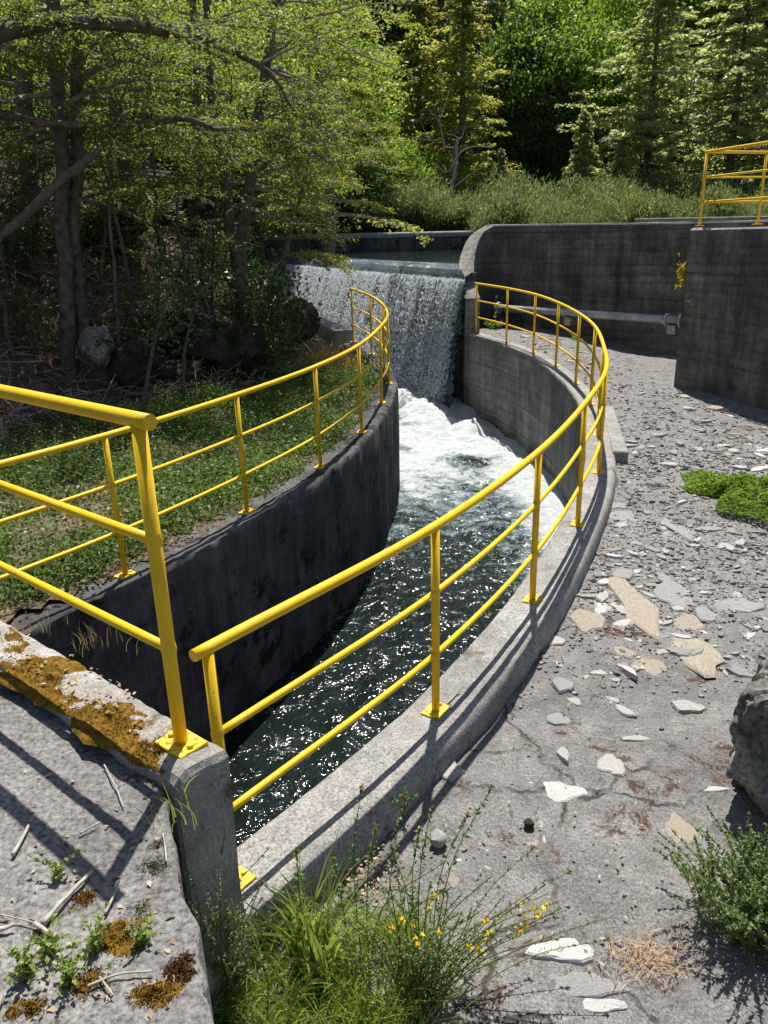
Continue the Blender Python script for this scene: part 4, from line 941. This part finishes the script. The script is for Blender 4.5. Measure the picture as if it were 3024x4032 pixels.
def stone(x, y, s, k, mat, label, group, rz=None, sx=1., sy=1., lift=0.):
    o = bpy.data.objects.new('flat_stone', STM[k % 14]); COL.objects.link(o); z = apron_z(x, y)-.012+lift
    o.location = (x, y, z); o.scale = (s*sx, s*sy, s*rng.uniform(.8, 1.2)); o.rotation_euler = (rng.normal(0, .06), rng.normal(0, .06), rng.uniform(0, 6.28) if rz is None else rz)
    o.material_slots[0].link = 'OBJECT'; o.material_slots[0].material = mat; return tagit(o, label, 'stone', group)
def apx(px, py):
    z = -2.45
    for _ in range(12):
        q = atz(px, py, z); z = apron_z(q[0], q[1])
    return q
HAND = [(1371, 1306, 40, 62, 'stone_tan', 'beige flat stone with a square outline, left of the large tan slab on the apron', 3), (1505, 1408, 50, 66, 'stone_tan', 'largest tan flat stone, lying just above the boulder at the right edge', 5),
 (1455, 1283, 44, 26, 'stone_grey', 'wide pale grey flat stone between the beige stone and the cushion plant', 2), (1268, 1341, 42, 26, 'stone_tan', 'tan flat stone touching the kerb where the rubble ends', 7), (1466, 1136, 34, 34, 'stone_grey', 'grey triangular stone left of the green cushion plant', 1),
 (1345, 1116, 40, 22, 'stone_grey', 'long grey flat stone beside the kerb in line with the cushion plant', 0), (1335, 1088, 30, 18, 'stone_grey', 'small pale stone above the long grey one beside the kerb', 4), (1192, 1708, 72, 28, 'stone_white', 'long white slab set flush in the smooth concrete between the kerb and the boulder', 8),
 (1207, 1552, 30, 20, 'stone_grey', 'grey stone flake standing proud in the smooth concrete nearest the kerb shadow', 9), (1320, 1650, 32, 30, 'stone_pale', 'pale angular stone in the smooth concrete left of the boulder', 10), (1218, 1630, 14, 30, 'stone_pale', 'narrow upright pale stone between the white slab and the angular one', 11),
 (1375, 1592, 40, 12, 'stone_pale', 'thin pale sliver of stone left of the boulder', 12), (1600, 1306, 46, 22, 'stone_grey', 'broad grey stone near the right edge above the largest tan one', 6), (1525, 1325, 26, 28, 'stone_grey', 'squarish light grey stone above the largest tan one', 13),
 (1484, 1346, 46, 22, 'stone_tan', 'yellowish flat stone directly above the largest tan one', 2), (1405, 1437, 36, 20, 'stone_tan', 'orange-stained stone wedge left of the largest tan one', 1), (1470, 1790, 38, 48, 'stone_tan', 'rust-stained pointed stone below the boulder', 4), (1255, 2122, 96, 32, 'stone_grey', 'large pale grey rock half buried at the bottom beside the flowering plant', 8),
 (1215, 2050, 80, 36, 'stone_white', 'broken whitish slab behind the large pale rock at the bottom', 10), (970, 1662, 30, 22, 'stone_pale', 'pale stone at the foot of the kerb where its shadow ends', 3), (1300, 2168, 60, 26, 'stone_white', 'white stone face in the concrete at the very bottom right', 5), (1540, 1702, 42, 10, 'stone_white', 'white sliver of stone reaching under the boulder', 12),
 (1215, 1480, 26, 16, 'stone_grey', 'small grey stone below the kerb step on the smooth concrete', 7), (1195, 1382, 28, 16, 'stone_pale', 'pale stone tucked against the kerb at the edge of the rubble', 9), (1345, 1240, 30, 18, 'stone_grey', 'grey stone by the kerb above the beige square one', 11)]
for k, (px, py, hx, hy, mt, lab, v) in enumerate(HAND):
    q = apx(px, py); a = apx(px+hx, py); b = apx(px, py-hy); sx = np.linalg.norm(a-q); sy = np.linalg.norm(b-q)
    stone(q[0], q[1], 1., v, M[mt], lab, 'flat stones set in the apron', 0, sx*.98, sy*1.15).scale[2] = .085
# loose cube of rock
q = apx(945, 1822); o = bpy.data.objects.new('loose_stone', rockmesh('loose_stone', (.042, .038, .04), 61, M['stone_grey'], .2, 9, 3)); COL.objects.link(o); o.location = (q[0], q[1], q[2]+.025); tagit(o, 'small grey cube-like stone casting a dark shadow on the smooth concrete', 'stone')
q = apx(1142, 1783); o = bpy.data.objects.new('loose_stone', rockmesh('loose_stone', (.026, .024, .024), 63, M['bedrock'], .2, 9, 3)); COL.objects.link(o); o.location = (q[0], q[1], q[2]+.012); tagit(o, 'little dark square hole, drawn as a dark stone, right of the grey cube-like one', 'stone')  # dark lump added to stand in for a small hole
def kerbx(y): return np.interp(y, edge[:, 1], edge[:, 0])
CL = [('stone_pale', 'small pale cream flake of stone in the rubble apron'), ('stone_grey', 'small blue-grey flake of stone in the rubble apron'), ('stone_tan', 'small tan flake of stone in the rubble apron'), ('stone_white', 'small bright whitish flake of stone in the rubble apron')]
cnt = 0
while cnt < 290:
    px, py = rng.uniform(1040, 1680), rng.uniform(700, 1560); q = apx(px, py); x, y = q[0], q[1]
    if x < kerbx(min(y, 16.7))+.1 or rng.random() > rubble(x, y)+.02: continue
    if (x-4.6)*bb[0]+(y-12.05)*bb[1] > -.05 or (y > lerp(18.3, 14.2, (x-2.6)/2.9)): continue
    if (x-3.35)**2+(y-6.75)**2 < .35: continue
    k = rng.choice(4, p=[.4, .3, .14, .16]); s = (.03+.075*rng.random()**1.8)*(1.3 if y > 7 else .95); stone(x, y, s, cnt, M[CL[k][0]], CL[k][1], 'stone flakes in the rubble apron', None, 1., rng.uniform(.5, 1)); cnt += 1
k = 0
while k < 46:
    px, py = rng.uniform(900, 1600), rng.uniform(1380, 1980); q = apx(px, py)
    if q[0] < kerbx(q[1])+.08 or (q[0]-2.)**2+(q[1]-3)**2 < .3: continue
    c_ = rng.choice(4, p=[.4, .35, .1, .15]); stone(q[0], q[1], rng.uniform(.018, .06), k, M[CL[c_][0]], CL[c_][1].replace('rubble apron', 'smooth concrete').replace('small', 'little'), 'stone flakes in the smooth concrete', None, 1., rng.uniform(.45, 1), -.004).scale[2] = .03; k += 1
# crushed chips
c = []
while len(c) < 3800:
    px, py = rng.uniform(1040, 1690), rng.uniform(690, 1620); q = apx(px, py) if False else None
    z = -2.42 if py > 1000 else -2.2; q = atz(px, py, z); x, y = q[0], q[1]
    if y > 18 or x < kerbx(min(y, 16.7))+.04 or rng.random() > rubble(x, y)**1.3+.01: continue
    if (x-4.6)*bb[0]+(y-12.05)*bb[1] > -.02 or (y > lerp(18.3, 14.2, (x-2.6)/2.9)): continue
    c.append((x, y, apron_z(x, y)))
c = np.array(c); n = len(c); sz = (.006+.024*rng.random(n)**3.5)*np.interp(c[:, 1], [4, 9], [.9, 1.5]); V = []
th = rng.uniform(0, 6.28, n)
pts = []
for k in range(5):
    a = th+k*6.283/5+rng.uniform(-.4, .4, n); r_ = sz*rng.uniform(.55, 1.15, n); pts.append(np.stack([c[:, 0]+np.cos(a)*r_, c[:, 1]+np.sin(a)*r_*.75, c[:, 2]-.004+sz*.18+rng.normal(0, .16, n)*sz], 1))
top = np.stack(pts, 1); base = top.copy(); base[:, :, 2] -= sz[:, None]*.8+.008
Q = [np.stack([top[:, k], base[:, k], base[:, (k+1) % 5], top[:, (k+1) % 5]], 1) for k in range(5)]; Q.append(np.stack([top[:, 0], top[:, 1], top[:, 2], top[:, 3]], 1)); Q.append(np.stack([top[:, 0], top[:, 3], top[:, 4], top[:, 4]+1e-5], 1))
kk = NT('stone_chip'); at_ = kk.n('Attribute'); at_.attribute_name = 'v'; kk.col(kk.mix(.6, kk.ramp(at_.outputs['Fac'], [(0, (.14, .137, .135)), (.5, (.23, .225, .22)), (.64, (.14, .085, .065)), (.7, (.25, .245, .235)), (1, (.34, .33, .31))]), kk.ramp(kk.noise(kk.coord(), 60, 4), [(.3, .5), (.7, 1.4)]), 'MULTIPLY')); kk.rough(.92); kk.spec(.15)
vv_ = rng.random(n); o = qmesh('gravel', np.concatenate(Q), kk.m, attr=np.tile(vv_, 7)); tagit(o, kind='stuff')

# ------------------------------------------------------------------ moss, sticks and litter on the platform
def moss(px, py, rx, ry, z0, h, mat, label, seed, rz=0., n=900):
    q = atz(px, py, z0)
    if ry is None: RX, RY = rx
    else: a_ = atz(px+rx, py, z0); b_ = atz(px, py-ry, z0); RX, RY = np.linalg.norm(a_-q), np.linalg.norm(b_-q)
    zf = (lambda x, y: slab_z((x, y, 0))) if abs(z0-ZS) < .02 else (lambda x, y: z0) if z0 > -1.6 else apron_z
    V = []; F = []; NR, NA = 12, 44
    for i in range(NR+1):
        for k in range(NA):
            th = k*6.283/NA; e = 1+.42*fbm((math.cos(th)*1.1+seed, math.sin(th)*1.1, seed), 1.2, 4)+.12*fbm((math.cos(th)*4+seed, math.sin(th)*4, 1), 2, 2); u = i/NR; lx, ly = math.cos(th)*RX*u*e, math.sin(th)*RY*u*e
            x, y = q[0]+lx*math.cos(rz)-ly*math.sin(rz), q[1]+lx*math.sin(rz)+ly*math.cos(rz)
            V.append((x, y, zf(x, y)+.55*h*(1-u**3)*(.75+.7*fbm((x, y, seed), 22, 4))-(.004 if u < 1 else .012)))
    for i in range(NR):
        for k in range(NA): F.append((i*NA+k, (i+1)*NA+k, (i+1)*NA+(k+1) % NA, i*NA+(k+1) % NA))
    nv = len(V); P = np.array(V); base = P[rng.integers(0, NA*(NR-1), n)]+rnd(n, .006)*np.array([1, 1, .1])
    for p in base:
        d = rnd(1, .0035)[0]; t = p+np.array([d[0], d[1], rng.uniform(.002, .0055)]); s = rnd(1, .0016)[0]; V += [tuple(p-s), tuple(p+s), tuple(t)]; F.append((len(V)-3, len(V)-2, len(V)-1))
    o = mesh('moss_patch', V, F, mat); o.data.set_sharp_from_angle(angle=math.radians(180)); return tagit(o, label, 'moss', 'moss patches on the platform and curb')
ZC_ = -1.431
def cpx_(a, b): q = Q0+ce*a+cn*b; q = np.array([q[0], q[1], ZC_]); c_ = np.array([q@CX, q@CY, q@CF]); return (1512+FPX*c_[0]/c_[2])/SD, (2016+FPX*c_[1]/c_[2])/SD
for a_, b_, RX_, RY_, h_, mt_, lab_, sd_ in ((.15, .06, .13, .075, .014, 'moss_gold', 'golden-brown moss reaching the foot of the railing post on the curb', 3), (.43, .07, .25, .095, .02, 'moss_gold', 'thick golden moss cushion along the curb near the railing post', 2), (.80, .07, .27, .095, .016, 'moss_gold', 'yellowish moss mixed with dry leaves farther along the curb', 4), (1.2, .075, .3, .095, .015, 'moss_gold', 'straw-coloured moss at the left end of the curb', 5),
        (.23, .165, .022, .015, .007, 'moss_brown', 'small dark moss dot on the curb left of the post', 6), (.29, .15, .013, .01, .006, 'moss_brown', 'tiniest dark moss dot on the curb', 7)):
    moss(*cpx_(a_, b_), (RX_, RY_), None, ZC_, h_, M[mt_], lab_, sd_, math.atan2(ce[1], ce[0]), 1500 if RX_ > .1 else 100)
for a in [(332, 1873, 36, 24, ZS, .01, 'moss_grey', 'round grey-brown moss cushion just below the shadow of the post', 8, 0), (338, 1826, 20, 14, ZS, .009, 'moss_grey', 'small olive moss cushion at the tip of the post shadow', 9, 0), (183, 1942, 34, 24, ZS, .012, 'moss_gold', 'small golden moss patch beside the longest bleached stick', 10, 0),
          (272, 2022, 74, 46, ZS, .02, 'moss_gold', 'largest golden moss patch on the platform slab', 11, .3), (300, 1965, 28, 22, ZS, .012, 'moss_grey', 'brown tuft of moss above the largest golden patch', 12, 0), (392, 2096, 42, 34, ZS, .022, 'moss_brown', 'dark brown moss cushion at the edge of the platform slab', 13, 0),
          (330, 2150, 70, 34, ZS, .018, 'moss_gold', 'golden moss at the bottom between the dark cushion and the pale herbs', 14, .2), (200, 2120, 70, 36, ZS, .012, 'moss_gold', 'thin golden moss among the pale herbs at the bottom left', 15, 0), (82, 2012, 24, 13, ZS, .007, 'moss_grey', 'flat brown moss spot left of the longest bleached stick', 16, 0), (60, 2180, 52, 22, ZS, .012, 'moss_gold', 'golden moss in the bottom left corner', 17, 0)]:
    moss(*a[:6], M[a[6]], a[7], a[8], a[9], 900 if a[2] > 30 else 250)
def stick(a, b, z0, r, mat, label, group='sticks on the platform slab', cat='stick'):
    p, q = atz(*a, z0+.012), atz(*b, z0+.014); m_ = (p+q)/2+rnd(1, np.linalg.norm(q-p)*.05)[0]*np.array([1, 1, .2]); mb = MB().tube(cr([p, m_, q], 6), np.linspace(r, r*.7, 13), 8)
    mb.V = shake(mb.V, r*.25, 30); return tagit(mb.build('stick', mat, smooth=True), label, cat, group)
for a, b, r, lab in (((28, 1846), (63, 1782), .0055, 'flat bleached splinter of wood at the left edge of the platform slab'), ((92, 1994), (199, 1882), .0065, 'longest bleached stick lying on the platform slab'), ((-10, 2006), (30, 1996), .006, 'bleached stick end cut by the left edge'), ((228, 1972), (258, 1902), .0035, 'thin curved stick right of the longest bleached one'), ((172, 1800), (216, 1776), .003, 'short thin twig near the middle of the shadows'),
                  ((75, 1995), (113, 2028), .0055, 'short pale stick crossing the end of the longest one'), ((0, 1975), (90, 1998), .002, 'hair-thin twig running to the short pale stick'), ((225, 1652), (268, 1745), .0025, 'straw lying across the slab beside the curb'), ((190, 2130), (330, 2098), .003, 'dark thin stick lying over the largest golden moss patch'), ((215, 2110), (245, 2150), .0025, 'small twig by the dark thin stick'), ((-4, 2212), (4, 2150), .005, 'upright bleached stick at the bottom left corner'), ((360, 1862), (352, 1800), .0025, 'thin twig between the grey moss and the slab edge')):
    stick(a, b, ZS, r, M['stick'], lab)
p_ = [atz(935, 1532, -2.255), atz(962, 1522, -2.25), atz(985, 1500, -2.25), atz(994, 1490, -2.24)]; mb = MB().tube(cr(p_, 6), .005, 6); mb.tube([p_[1], p_[1]+np.array([.03, -.02, .01])], .003, 5); tagit(mb.build('twig', M['twig']), 'curved brown twig lying on the right canal wall beside the second post', 'twig')
# fallen leaves
c = [];
for px, py, sx, sy, n in ((790, 1868, 42, 18, 170), (800, 1925, 40, 18, 90), (1385, 2050, 40, 18, 60), (880, 1800, 150, 50, 40), (1150, 1800, 230, 130, 60), (1300, 1950, 180, 90, 50), (1250, 1480, 120, 80, 50)):
    for _ in range(n): q = apx(px+rng.normal(0, sx), py+rng.normal(0, sy)); c.append(q+np.array([0, 0, .008+.02*rng.random()*(n > 80)]))
for _ in range(150):
    q = atz(rng.uniform(0, 330), rng.normal(1480, 60), -1.43); d_ = (q-Q0)@cn
    if .0 < d_ < .2: c.append(q+np.array([0, 0, .012]))
for _ in range(90): q = atz(rng.uniform(0, 380), rng.uniform(1650, 2212), ZS); c.append(np.array([q[0], q[1], slab_z(q)+.006]))
c = np.array([q for q in c if not (q[2] < -2 and q[0] < kerbx(q[1])+.03)]); n = len(c); sz = rng.uniform(.005, .013, n); o = qmesh('fallen_leaves', leaves(c, sz, sz*.55, rnd(n)*np.array([1, 1, .3]), rnd(n, .35)+np.array([0, 0, 1.])), M['dry_leaf']); tagit(o, kind='stuff')
# straw bundle
mb = []
for _ in range(240):
    q = apx(1400+rng.normal(0, 42), 2075+rng.normal(0, 26)); az = rng.uniform(0, 6.28); d = np.array([math.cos(az), math.sin(az), rng.normal(.1, .15)]); L = rng.uniform(.03, .1); mb += strip(np.array([q, q+d*L*.5+np.array([0, 0, .01]), q+d*L]), .0012, np.array([0, 0, 1.]))
o = qmesh('straw', np.array(mb), M['dry_leaf']); tagit(o, kind='stuff')

# ------------------------------------------------------------------ foreground plants
def blade(p, az, ln, lean, w, n=6):
    d = np.array([math.cos(az), math.sin(az), 0]); t = np.linspace(0, 1, n); P = p+d*(lean*ln*t**2.2)[:, None]+np.array([0, 0, 1.])*(ln*(t-.35*lean*t**2.5))[:, None]; return strip(P, w, np.array([-d[1], d[0], .2])*1.+rnd(1, .3)[0])
def tuft(name, pts, nb, l0, l1, w0, w1, mat, label, cat, lean=(.15, .8), group=None):
    qd = []; pts = np.asarray(pts)
    for _ in range(nb):
        p = pts[rng.integers(len(pts))]+rnd(1, .03)[0]*np.array([1, 1, 0]); qd += blade(p, rng.uniform(0, 6.28), rng.uniform(l0, l1), rng.uniform(*lean), rng.uniform(w0, w1))
    o = qmesh(name, np.array(qd), mat, attr=np.repeat(rng.random(nb), 5)); return tagit(o, label, cat, group) if cat else o
gz = lambda x, y: apron_z(x, y)-.01
gp = lambda pl: [np.array([x, y, gz(x, y)]) for x, y in pl]
tuft('grass_tuft', gp([(-.30, 2.0), (-.27, 1.95), (-.33, 2.05), (-.24, 2.02)]), 85, .28, .56, .0045, .009, M['grass'], 'tall bright green grass tuft with broad arching blades at the bottom centre', 'grass', (.1, .75))
sp = []
while len(sp) < 260:
    x, y = rng.uniform(-.62, .12), rng.uniform(1.55, 2.22)
    if x < kerbx(2.0)-.05 and y > 2.15: continue
    sp.append((x, y))
o = tuft('grass', gp(sp), 2000, .08, .28, .002, .0045, M['grass'], None, None, (.2, 1.)); tagit(o, kind='stuff')
def herb(name, stems, leafmat, label, cat='plant', leaf=(.006, .0028), pair=34, flower=None, group=None, heads=False, stem_r=.0021, lat=.022, start=.08, upright=.3):
    root = empty(name, stems[0][0], label, cat, group); mb = MB(); out = []; fl2 = []; hd = []
    for P in stems:
        P = cr(P, 6); mb.tube(P, np.linspace(stem_r, stem_r*.5, len(P)), 5, False); n = pair; t = start+(1-start)*rng.random(n); i = np.clip((t*(len(P)-1)), 0, len(P)-1.001); k = i.astype(int); c = P[k]+(P[np.minimum(k+1, len(P)-1)]-P[k])*(i-k)[:, None]
        ax = rnd(n)+np.array([0, 0, upright]); off = unit(ax)*lat*rng.uniform(.3, 1., n)[:, None]*(1.15-t)[:, None]; sz = leaf[0]*(.7+.6*rng.random(n)); out.append(leaves(c+off, sz, sz*leaf[1]/leaf[0], ax, rnd(n)+np.array([0, -.2, .7])))
        if flower and rng.random() < flower:
            for _ in range(rng.integers(2, 7)):
                f = P[int((.6+.38*rng.random())*(len(P)-1))]+rnd(1, .012)[0]; m_ = 5; fl2.append(leaves(f+rnd(m_, .004), np.full(m_, .0085), np.full(m_, .006), rnd(m_), rnd(m_)))
        if heads: c = P[-1]; m_ = 16; hd.append(leaves(c+rnd(m_, .0045), np.full(m_, .005), np.full(m_, .0042), rnd(m_), rnd(m_)))
    under(root, mb.build('stems', M['herb_stem'])); under(root, qmesh('leaves', np.concatenate(out), leafmat))
    if fl2: under(root, tagit(qmesh('flowers', np.concatenate(fl2), M['petal']), kind='stuff'))
    if hd: under(root, tagit(qmesh('seed_heads', np.concatenate(hd), M['head']), kind='stuff'))
    return root
M['herb_stem'] = mat_simple('herb_stem', (.12, .13, .04), .7, .4, 8, .2, 0, 0); M['head'] = mat_leaf('seed_head', (.14, .1, .02), (.34, .26, .05), .2)
def pst(base, tip, Y0, Y1, bend=0.):
    a = apx(*base); b = aty(*tip, Y1); m_ = a*.45+b*.55+np.array([bend, 0, .05]); return np.array([a, m_, b])
herb('burnet', [pst((905, 2120), (932, 1748), 2, 2.05, -.02), pst((915, 2120), (906, 1790), 2, 2.02, -.03), pst((925, 2130), (1062, 1702), 2, 2.1, -.04), pst((930, 2130), (1010, 1760), 2, 2.1, -.04), pst((895, 2130), (845, 1830), 2, 2.0, .02)], M['herb'], 'tallest slender plant with little round seed heads rising over the smooth concrete', heads=True, pair=80, leaf=(.0105, .0046), lat=.034)
herb('burnet', [pst((800, 2140), (812, 1782), 2, 2.0, -.02), pst((790, 2150), (780, 1700), 2, 2.15, -.03), pst((815, 2150), (870, 1720), 2, 2.2, 0), pst((770, 2160), (720, 1850), 2, 1.95, 0), pst((660, 2100), (640, 1835), 2, 1.95, 0)], M['herb'], 'slender seed-headed plant in front of the shadowed kerb', heads=True, pair=76, leaf=(.0105, .0046), lat=.034)
herb('burnet', [pst((960, 2150), (1152, 1832), 2, 2.15, -.05), pst((970, 2150), (1230, 1882), 2, 2.1, -.06), pst((980, 2160), (1315, 2030), 2, 1.95, -.02), pst((975, 2160), (1200, 1980), 2, 1.95, -.03)], M['herb'], 'plant whose thin stems lean far right over the smooth concrete', heads=True, pair=64, leaf=(.0075, .0035), lat=.028)
st = [pst((900+rng.normal(0, 40), 2150+rng.normal(0, 30)), (930+rng.normal(0, 120), 1990+rng.normal(0, 55)), 2, 1.85+rng.normal(0, .12), rng.normal(0, .03)) for _ in range(80)]+[pst((960, 2120), (1185+20*k, 1930+18*k), 2, 1.95, -.05) for k in range(3)]
herb('broom_seedling', st, M['herb'], 'bushy green seedling with yellow pea flowers at the bottom centre', pair=52, flower=.07, leaf=(.0062, .0026), lat=.022)
st = [pst((470+rng.normal(0, 35), 2170+rng.normal(0, 30)), (478+rng.normal(0, 55), 1995+rng.normal(0, 80)), 2, 1.72+rng.normal(0, .1), rng.normal(0, .03)) for _ in range(60)]+[pst((500, 2120), (400, 1870), 2, 1.75, 0), pst((500, 2100), (486, 1790), 2, 1.85, -.02), pst((470, 2120), (420, 2010), 2, 1.7, 0)]
herb('broom_seedling', st, M['herb'], 'green flowering seedling growing in the gap between the platform slab and the curb end', pair=50, flower=.02, leaf=(.006, .0025), lat=.02)
st = []
for _ in range(300):
    a = np.array([1.42+rng.normal(0, .11), 2.17+rng.normal(0, .08), -2.5]); az = rng.uniform(0, 6.28); r_ = rng.random()**.6*.31; b = a+np.array([math.cos(az)*r_, math.sin(az)*r_*.8, rng.uniform(.26, .5)*(1-.9*r_)]); st.append(np.array([a, (a+b)/2+np.array([0, 0, .05]), b]))
st += [np.array([(1.5, 2.3, -2.5), (1.53, 2.3, -2.2), (1.47+.09*k, 2.25+.05*k, -1.86+.04*k)]) for k in range(4)]
herb('green_shrub', st, M['herb'], 'dense fine-leaved green shrub at the right edge below the boulder', 'shrub', pair=80, leaf=(.0085, .0042), lat=.024, start=.03)
for px, py, n, lab in ((60, 2110, 22, 'pale yellow-green herb at the lower left among golden moss'), (110, 2060, 16, 'pale herb rosette above the one at the lower left corner'), (210, 2050, 12, 'small pale herb beside the largest golden moss patch'), (310, 2040, 10, 'tiny pale herb on the largest golden moss patch'), (125, 1900, 6, 'single little green herb on the longest bleached stick'), (150, 2120, 16, 'pale herb between the lower left ones and the moss')):
    q = atz(px, py, ZS); st = [np.array([q+rnd(1, .012)[0]*np.array([1, 1, 0]), q+np.array([0, 0, .03]), q+np.array([rng.normal(0, .035), rng.normal(0, .035), rng.uniform(.03, .08)])]) for _ in range(n)]
    herb('pale_herb', st, M['herb_light'], lab, leaf=(.007, .005), pair=16, lat=.012, stem_r=.0009)
q = atz(318, 1652, ZS); st = [np.array([q, q+np.array([rng.normal(0, .02), rng.normal(0, .02), .03]), q+np.array([rng.normal(0, .05), rng.normal(0, .04), rng.uniform(.02, .06)])]) for _ in range(14)]; herb('small_herb', st, M['herb_light'], 'small leafy green herb at the foot of the curb beside the golden moss', leaf=(.009, .007), pair=7, lat=.01, stem_r=.001, upright=.1)
q = atz(372, 1720, -1.52); tuft('curb_grass', [atz(360+5*k, 1690+24*k, -1.52) for k in range(5)], 46, .05, .15, .0012, .0024, M['grass'], 'thin grass growing in the joint between the curb end and the slab', 'grass', (.1, .5))
for px, py, lab in ((110, 1510, 'sparse thin grass stems on the slab beside the straw-coloured moss'), (60, 1370, 'fringe of dry grass on the back edge of the curb at the left'), (190, 1400, 'second fringe of dry grass on the back edge of the curb')):
    z0 = ZS if py > 1450 else -1.42; tuft('thin_grass', [atz(px+rng.normal(0, 45), py+rng.normal(0, 12)+(.0 if z0 == ZS else 0), z0) for _ in range(9)], 34, .03, .10, .0009, .0018, M['dry_leaf'] if py < 1450 else M['grass'], lab, 'grass', (.1, .6))
herb('fern_sprig', [pst((872, 1762), (880, 1700), 3, 2.75, 0), pst((868, 1765), (905, 1722), 3, 2.7, 0), pst((860, 1765), (848, 1735), 3, 2.7, 0)], M['herb'], 'small ferny sprig at the foot of the kerb above the pile of dry leaves', pair=30, leaf=(.011, .004), lat=.03)
# cushion plant
c = np.array([3.36, 6.74]); qd = []; n = 17000; u = rng.random(n)**.5; a = rng.uniform(0, 6.28, n); ed = .78+.22*np.sin(a*3+1)+.12*np.sin(a*7); X = c[0]+np.cos(a)*u*.62*ed; Yv = c[1]+np.sin(a)*u*.74*ed; hump = .2*(1-u**2.2)*(.75+.45*np.array([fbm((x, y, 0), 6, 3) for x, y in zip(X, Yv)]))
Zv = np.array([apron_base(x, y) for x, y in zip(X[:1], Yv[:1])])[0]+hump*(.55+.45*rng.random(n)); sz = rng.uniform(.008, .016, n); o = qmesh('cushion_plant', leaves(np.stack([X, Yv, Zv], 1), sz, sz*.7, rnd(n), rnd(n, .7)+np.array([0, 0, 1.])), M['bright']); tagit(o, 'bright green low cushion plant spreading over the rubble at the right edge', 'plant')
# plant at the end of the apron and the yellow-flowering one in the block's joint
q = atz(1068, 712, -1.96); st = [np.array([q, q+np.array([rng.normal(0, .08), rng.normal(0, .05), .09]), q+np.array([rng.normal(0, .16), rng.normal(0, .08), rng.uniform(.02, .2)])]) for _ in range(18)]+[np.array([q, q+np.array([.02, 0, .3]), q+np.array([.03, 0, .75])])]
herb('leafy_weed', st, M['herb_light'], 'small leafy weed with one tall stalk growing behind the far end of the right railing', leaf=(.04, .02), pair=12, lat=.04, stem_r=.005)
q = np.array(bpnt(.0, .05, -.62)); q0 = q+np.array([-.02, 0, 0]); st = [np.array([q0+np.array([0, 0, rng.normal(0, .09)]), q0+np.array([-.05, -.02, 0])+np.array([0, 0, rng.normal(0, .11)]), q0+np.array([-.10-.05*rng.random(), -.03, rng.normal(.03, .13)])]) for _ in range(16)]
herb('flowering_sprig', st, M['petal'], 'yellow-flowering sprig growing out of the joint at the left edge of the concrete block', leaf=(.02, .013), pair=15, lat=.03, stem_r=.004)
q = atz(1240, 735, -2.03); tuft('grass_sprig', [q], 20, .08, .2, .004, .007, M['grass'], 'little green grass sprig on the far apron by the right railing', 'grass', (.2, .9))
